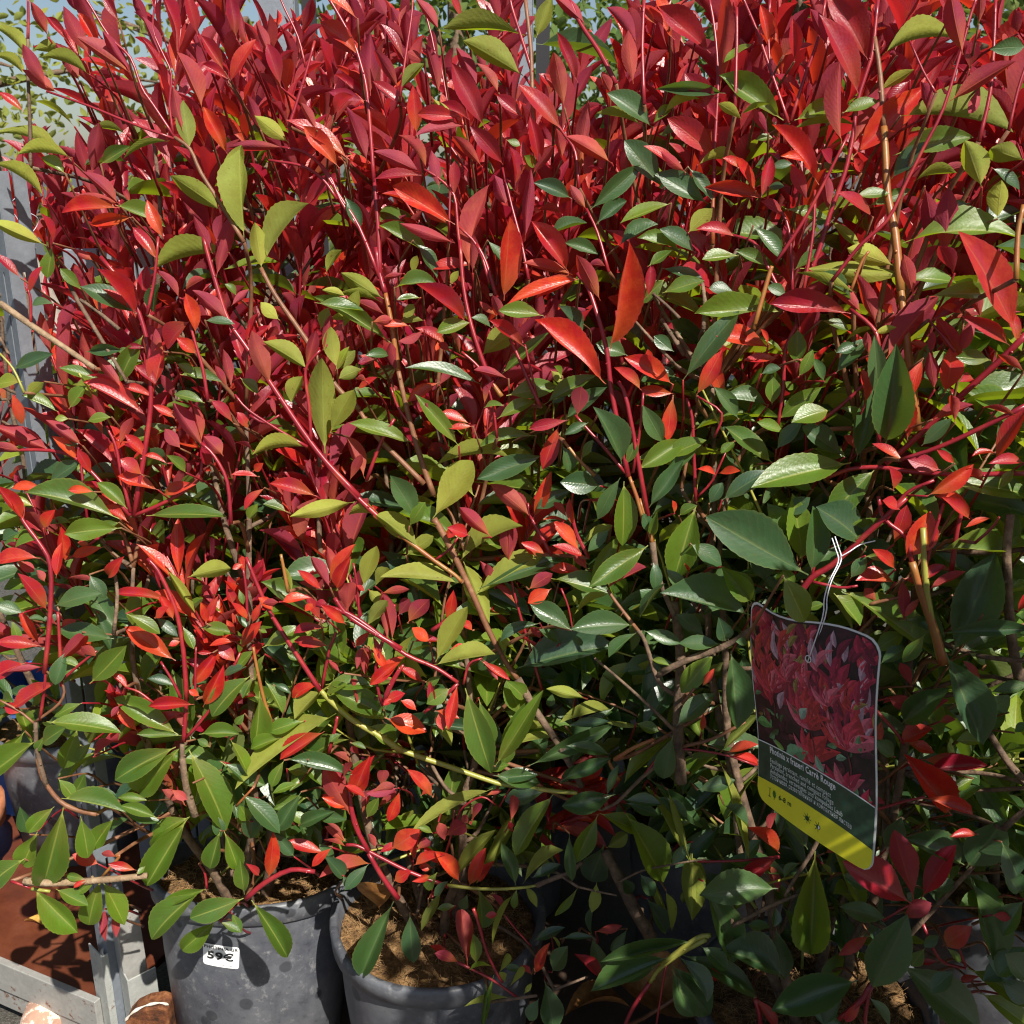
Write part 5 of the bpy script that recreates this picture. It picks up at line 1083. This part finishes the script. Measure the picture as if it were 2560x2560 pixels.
for _ in range(260):
    v = r2.uniform(.0, .42) ** 1.0; u = r2.uniform(0, 1); c = cols[r2.integers(6)]
    if r2.uniform() < .10: c = (.50, .30, .38)
    if r2.uniform() < .05: c = (.30, .22, .06)
    pleaf(u, v + .06, R(r2.choice([55, 125, 80, 100, 70]) + r2.normal() * 18), r2.uniform(.09, .2), r2.uniform(.26, .42), c, lf); lf += 1.2e-6
for _ in range(46):
    u = r2.uniform(0, 1); v = r2.uniform(.42, .72); c = [(.12, .26, .12), (.20, .36, .24), (.05, .11, .04), (.16, .03, .04), (.06, .012, .03), (.25, .15, .05)][r2.integers(6)]
    pleaf(u, v, r2.uniform(0, 6.28), r2.uniform(.04, .13), r2.uniform(.3, .55), c, lf); lf += 1.2e-6
for u, v, L, nlf in ((.20, .40, .26, 6), (.80, .50, .30, 6), (.53, .48, .30, 7), (.53, .64, .30, 5), (.80, .70, .22, 5), (.55, .74, .26, 6), (.92, .78, .22, 5), (.35, .30, .18, 5), (.68, .33, .18, 5)):
    for k in range(nlf):
        a = R(90 + (k - (nlf - 1) / 2) * 118 / nlf + r2.normal() * 6); pleaf(u, v, a, L * r2.uniform(.7, 1.05), r2.uniform(.26, .38), cols[[0, 1, 3, 4][r2.integers(4)]], lf); lf += 1.5e-6
    pleaf(u, v, R(-90), L * .8, .06, (.16, .03, .04), lf); lf += 1.5e-6
for u, v, a, L, c in ((.30, .71, 40, .26, (.16, .36, .19)), (.02, .60, 10, .16, (.14, .36, .10)), (.62, .66, 120, .12, (.24, .42, .30)), (.28, .66, 160, .10, (.22, .42, .08)), (.46, .45, 60, .12, (.32, .46, .38))):
    pleaf(u, v, R(a), L, .5, c, lf); lf += 1.5e-6
me = bpy.data.meshes.new('printed_leaves'); me.from_pydata([tuple(np.array(q) - toff) for q in pv], [], pf)
ca_ = me.color_attributes.new('Col', 'FLOAT_COLOR', 'CORNER'); cc = np.concatenate([np.tile([*c, 1.0], (len(f), 1)) for f, c in zip(pf, pc)]); ca_.data.foreach_set('color', cc.astype(np.float32).ravel())
me.materials.append(PRINT); link(bpy.data.objects.new('printed_leaves', me), cb_, kind='stuff')
V, F = grid_area(.010, gs, ys, .0012)
GREENP = simple('print_green', [(.35, (.022, .050, .030)), (.5, (.030, .075, .042)), (.58, (.050, .075, .045)), (.7, (.03, .11, .07))], 55, .35, 0, 100, detail=2)
tagpart('green_panel', V, F, GREENP, cb_)
V, F = grid_area(.010, lambda u: gs(u) - .0035, lambda u: gs(u) + .0025, .0016); tagpart('white_line', V, F, WHITE, cb_)
V, F = grid_area(.006, ys, lambda u: 2, .0014); tagpart('yellow_band', V, F, flat_mat('print_yellow', (.80, .74, .03), .35), cb_)
def tagtext(body, size, bold, u, v, sx, width=None, shape=arcv, lift=.0018):
    T, TF = text_mesh(body, size, bold, 'LEFT', 0, sx, width); V = [card(u + x, v + shape(u + x) - y * cw / ch, lift) for x, y in T]; return V, TF
tx = MB()
V, F = tagtext('Photinia x fraseri Carrè Rouge', .068, .0016, .135, .743, None, .575); tx.add(V, F)
tx.build('title_lettering', WHITE, cb_, off=toff)
tx = MB()
for i, (t, w_) in enumerate((('Feuillage persistant, ramifié et compact', .54), ('Persistent, branched and compact foliage', .56), ('Anhaltendes, verzweigtes und kompaktes Laub', .63), ('Устойчивая, разветвленная и компактная листва', .70))):
    V, F = tagtext(t, .050, .0003, .135, .792 + .0268 * i, None, w_); tx.add(V, F)
tx.build('lettering', flat_mat('tag_text', (.70, .74, .70)), cb_, off=toff)
DGI = flat_mat('dark_green_ink', (.012, .06, .018)); tx = MB(); V, F = tagtext('6-8 m', .048, .0012, .225, .955, None, .12); tx.add(V, F)
def sun_icon(u0, v0, half):
    asp = cw / ch; n = 20; r = .017
    c = [(u0, v0 + arcv(u0))] + [(u0 + r * math.cos(2 * math.pi * k / n), v0 + arcv(u0) - r * asp * math.sin(2 * math.pi * k / n)) for k in range(n)]
    tx.add([card(a, b, .0018) for a, b in c], [(0, 1 + k, 1 + (k + 1) % n) for k in range(n)], 0)
    if half:
        hh = [(u0, v0 + arcv(u0))] + [(u0 + r * .8 * math.cos(-math.pi / 2 + math.pi * k / 8), v0 + arcv(u0) - r * .8 * asp * math.sin(-math.pi / 2 + math.pi * k / 8)) for k in range(9)]
        tx.add([card(a, b, .0021) for a, b in hh], [(0, 1 + k, 2 + k) for k in range(8)], 1)
    for k in range(8):
        if half and k in (0, 1, 7): continue
        a = 2 * math.pi * k / 8; r0, r1, w = .019, .036, .0028; dx, dy = math.cos(a), math.sin(a)
        q = [(r0 * dx - w * dy, r0 * dy + w * dx), (r1 * dx - w * dy * .4, r1 * dy + w * dx * .4), (r1 * dx + w * dy * .4, r1 * dy - w * dx * .4), (r0 * dx + w * dy, r0 * dy - w * dx)]
        tx.add([card(u0 + x, v0 + arcv(u0) - y * asp, .0018) for x, y in q], [(0, 1, 2, 3)], 0)
sun_icon(.49, .960, False); sun_icon(.585, .966, True)
def tq(q, m): tx.add([card(a, b + arcv(a), .0019) for a, b in q], [tuple(range(len(q)))], m)
tq([(.134, .925), (.138, .925), (.138, .963), (.134, .963)], 0); tq([(.124, .922), (.148, .924), (.148, .926), (.124, .924)], 0); tq([(.124, .962), (.148, .964), (.148, .967), (.124, .965)], 0)
tq([(.170, .928), (.180, .924), (.194, .932), (.198, .945), (.194, .956), (.184, .961), (.172, .955), (.165, .942)], 2); tq([(.180, .958), (.185, .958), (.185, .970), (.180, .970)], 0)
tx.build('band_lettering', [DGI, WHITE, flat_mat('leaf_ink', (.05, .17, .02))], cb_, off=toff)
# hole and string
n = 16; hu, hv = .540, .150; HV = [card(hu, hv, .0022)] + [card(hu + .017 * math.cos(2 * math.pi * k / n), hv + .017 * cw / ch * math.sin(2 * math.pi * k / n), .0022) for k in range(n)]
tagpart('punched_hole', HV, [(0, 1 + k, 1 + (k + 1) % n) for k in range(n)], flat_mat('hole_dark', (.015, .02, .012)), cb_)
ring = [card(hu + .021 * math.cos(2 * math.pi * k / n), hv + .021 * cw / ch * math.sin(2 * math.pi * k / n), .0024) for k in range(n + 1)]
MB().tube(ring, .0006, 0, 5, False).build('hole_ring', WHITE, cb_, smooth=True, off=toff)
hp = card(hu, hv, .003); STRING = flat_mat('white_string', (.78, .78, .84), .5)
sy = [(2052, 1590), (2056, 1545), (2060, 1500), (2072, 1455), (2092, 1415), (2096, 1395), (2089, 1372), (2080, 1345)]
Pst = [hp - np.array([0, 0, .004])] + [atY(x, y, hp[1] - .012 + .006 * i) for i, (x, y) in enumerate(sy[1:])]
mb = MB(); mb.tube(curve_pts(np.array(Pst)), .0006, 0, 6); mb.tube(curve_pts(np.array([q + np.array([.0035, .002, .001]) for q in Pst])), .0006, 0, 6)
mb.tube(curve_pts(np.array([Pst[5], atY(2125, 1378, Pst[5][1] - .004), atY(2150, 1362, Pst[5][1]), atY(2188, 1352, Pst[5][1] + .01)])), .0006, 0, 6)
mb.build('string', STRING, TAG, smooth=True, off=toff)

# ------------------------------------------------------------------ fallen leaves
DEAD = simple('dead_leaf', [(.3, (.14, .055, .018)), (.55, (.30, .13, .035)), (.75, (.40, .22, .08))], 50, .55, .3, 200, .002)
YDEAD = simple('yellow_dead_leaf', [(.3, (.40, .20, .05)), (.6, (.58, .34, .08))], 60, .5, .3, 200, .002)
def fallen(P, L, Wd, rz, m, label, curl=.16, tilt=(0, 0)):
    V, Q, UV = SH_F[int(rng.integers(NV))]; V = arched(V, curl); V = V * np.array([Wd, L, L]); me = np_mesh('fallen_leaf', V - [0, L * .5, 0], Q, UV, [m])
    ob = link(bpy.data.objects.new('fallen_leaf', me), None, label=label, category='leaf', group='fallen leaves'); ob.location = P; ob.rotation_euler = (R(tilt[0]), R(tilt[1]), R(rz)); return ob
q = atZ(88, 2312, ZT); fallen((q[0], q[1], ZT + .001), .058, .026, 70, YDEAD, 'dry yellow leaf lying on the red brown trolley shelf', .10, (0, 20))
q = atZ(1640, 2490, .30); fallen(tuple(q), .17, .10, 70, DEAD, 'large brown dead leaf wedged between pot and tagged shrub', .12, (25, -20))
q = atZ(1760, 2545, .34); fallen(tuple(q), .12, .085, 20, DEAD, 'orange brown dead leaf at the foot of the tagged shrub', .10, (20, 10))
q = atZ(1500, 2530, .24); fallen(tuple(q), .13, .06, 110, DEAD, 'curled brown dead leaf on the dark trolley base', .2, (10, 15))
q = atY(930, 2240, 1.40); fallen(tuple(q), .075, .060, 160, DEAD, 'orange dead leaf standing on the coir of the pot without sticker', .08, (70, 10))

# ------------------------------------------------------------------ things at the end of the row and behind
LATH = simple('pale_lath', [(.3, (.22, .20, .17)), (.55, (.34, .32, .28)), (.75, (.42, .40, .36))], 14, .8, .3, 120, .002, 8, stretch=(8, 8, 1))
a = atY(40, 590, 1.95); b = atY(195, 905, 1.86); d = nz(b - a); sd_ = nz(np.cross(d, [0, 1, 0])); up = np.cross(d, sd_)
mb = MB(); k = 9
for w0 in (-.0, ):
    pts = [a + (b - a) * i / k for i in range(k + 1)]
    V = []; F = []
    for i, q in enumerate(pts):
        w_ = .017 * (1 if i < k else .45); 
        for sx, sy_ in ((-1, -1), (1, -1), (1, 1), (-1, 1)): V.append(q + sd_ * w_ * sx + up * .002 * sy_)
    for i in range(k):
        for j in range(4): F.append((i * 4 + j, i * 4 + (j + 1) % 4, i * 4 + 4 + (j + 1) % 4, i * 4 + 4 + j))
    F += [(3, 2, 1, 0), (k * 4, k * 4 + 1, k * 4 + 2, k * 4 + 3)]; mb.add(V, F)
mb.build('plant_lath', LATH, label='pale wooden lath leaning across the slotted post at the row end', category='lath')
WIRE = flat_mat('thin_wire', (.50, .52, .60), .3, .7)
c = atY(45, 520, 1.9); mb = MB(); th = np.linspace(0, 11, 60)
mb.tube([c + np.array([.016 * math.cos(t) * (1 + .2 * math.sin(3 * t)) + .010 * t / 5, .008 * math.sin(2.3 * t), .024 * math.sin(t) - .004 * t]) for t in th], .0007, 0, 5)
mb.build('binding_wire', WIRE, smooth=True, label='thin wire looped round the slotted post', category='wire')
# blue crate and clay pot on the left trolley
BLUE = simple('blue_plastic', [(.3, (.045, .10, .32)), (.6, (.07, .15, .42))], 20, .4, .1, 100)
q = atY(90, 1935, 2.05); E = empty('plastic_crate', (q[0] - .05, 2.12, ZT), 'blue plastic crate half hidden behind leaves on the trolley shelf', 'crate', rz=R(-14))
for nm, lo, hi in (('side_wall', (-.2, 0, 0), (.16, .012, .27)), ('side_wall', (-.2, .25, 0), (.16, .262, .27)), ('end_wall', (-.2, .013, 0), (-.188, .249, .27)), ('end_wall', (.148, .013, 0), (.16, .249, .27)), ('floor_panel', (-.186, .014, .002), (.146, .248, .012)), ('lip', (-.21, -.012, .272), (.17, -.001, .29))):
    MB().box(lo, hi).build(nm, BLUE, E, bevel=.003)
CLAY = simple('terracotta', [(.3, (.30, .10, .045)), (.6, (.42, .16, .075))], 24, .75, .3, 140, .002)
q = atY(-5, 2100, 1.86); E = empty('clay_pot', (q[0] - .098, 1.88, ZT), 'weathered terracotta pot on the red brown trolley shelf', 'pot')
MB().lathe([(0, .001), (.06, .001), (.088, .15), (.088, .152)], n=32).build('pot_body', CLAY, E, smooth=True); MB().lathe([(.088, .152), (.1, .152), (.103, .20), (.092, .20), (.084, .13), (0, .128)], n=32).build('pot_rim', CLAY, E, smooth=True)
# grey trolley upright behind the hedge
for (x0, x1, y, name, lab) in ((648, 735, 2.95, 'trolley_upright', 'wide grey galvanised upright rising behind the crimson shoots'), (1290, 1330, 3.1, 'trolley_upright', 'slim dark upright glimpsed between red shoots near arching green leaves')):
    a = atY(x0, 60, y); b = atY(x1, 60, y); E = empty(name, (a[0], y, 0), lab, 'post', 'uprights behind the hedge'); w_ = b[0] - a[0]
    MB().box((0, 0, 0), (w_, .004, 2.45)).build('front_face', GALVB, E, bevel=.001); MB().box((w_ + .001, .002, 0), (w_ + .004, .06, 2.45)).build('side_face', GALVB, E, bevel=.001)
    MB().box((w_ + .012, .05, 0), (w_ + .05, .054, 2.3)).build('slot_dark_strip', flat_mat('dark_slot', (.02, .02, .022)), E)  # near-black strip stands in for the dark inside of the slot
# trees far behind
CROWN = [leaf_mat('tree_leaf_a', [(.16, .20, .03), (.24, .25, .04), (.12, .17, .03)], [(.26, .28, .07), (.20, .24, .06)], (.5, .5, .06), .85, .3, (.2, .22, .06), 0.0, 0.0),
         leaf_mat('tree_leaf_b', [(.05, .10, .02), (.08, .14, .025), (.04, .08, .02)], [(.12, .16, .05), (.09, .13, .04)], (.3, .4, .05), .85, .3, (.1, .14, .04), 0.0, 0.0)]
def tree(x, y, h, rad, kind, n, label):
    E = empty('background_tree', (x, y, 0), label, 'tree', 'trees behind the hedge'); r = np.random.default_rng(int(abs(x * 37) + y * 11))
    mb = MB(); tp = np.array([r.normal() * .2, r.normal() * .2, h * .8]); tk = curve_pts(np.array([[0, 0, 0], tp * .35 + [.1, 0, 0], tp * .7, tp])); mb.tube(tk, np.linspace(.14, .03, len(tk)), 0, 8)
    cl = []
    for k in range(16):
        s = tk[int(r.integers(3, len(tk)))]; e = s + np.array([r.normal() * rad * .55, r.normal() * rad * .55, r.uniform(-.1, .5) * rad]); mb.tube([s, (s + e) / 2 + [0, 0, .1], e], [.035, .02, .008], 0, 5); cl.append(e)
    mb.build('trunk', BARK, E, smooth=True)
    cl = np.array(cl); C = cl[r.integers(0, len(cl), n)] + r.normal(size=(n, 3)) * rad * .26
    V, Q, UV = SH_S[0]; Vs = []; Qs = []
    for k in range(n):
        M = frame(C[k], r.normal(size=3), r.normal(size=3) + [0, 0, .8], .085, .045); Vs.append(V @ M[:3, :3].T + M[:3, 3]); Qs.append(Q + len(V) * k)
    me = np_mesh('crown', np.concatenate(Vs), np.concatenate(Qs), np.tile(UV, (n, 1)), [CROWN[kind]]); link(bpy.data.objects.new('crown', me), E, kind='stuff')
for t in ((-3.7, 8.0, 3.0, 1.1, 0, 1100, 'airy yellow green tree against the sky beyond the grey upright'), (-2.1, 9.0, 3.4, 1.2, 0, 1200, 'yellow leaved tree between the grey upright and the hedge tips'), (-.2, 6.5, 3.4, 1.3, 1, 4200, 'dense mid green tree behind the arching green leaves'),
          (1.5, 6.0, 3.6, 1.4, 1, 4600, 'dense dark green tree behind the bright red top growth'), (3.2, 6.8, 3.4, 1.3, 1, 3600, 'dark green tree farthest from the grey upright')): tree(*t)
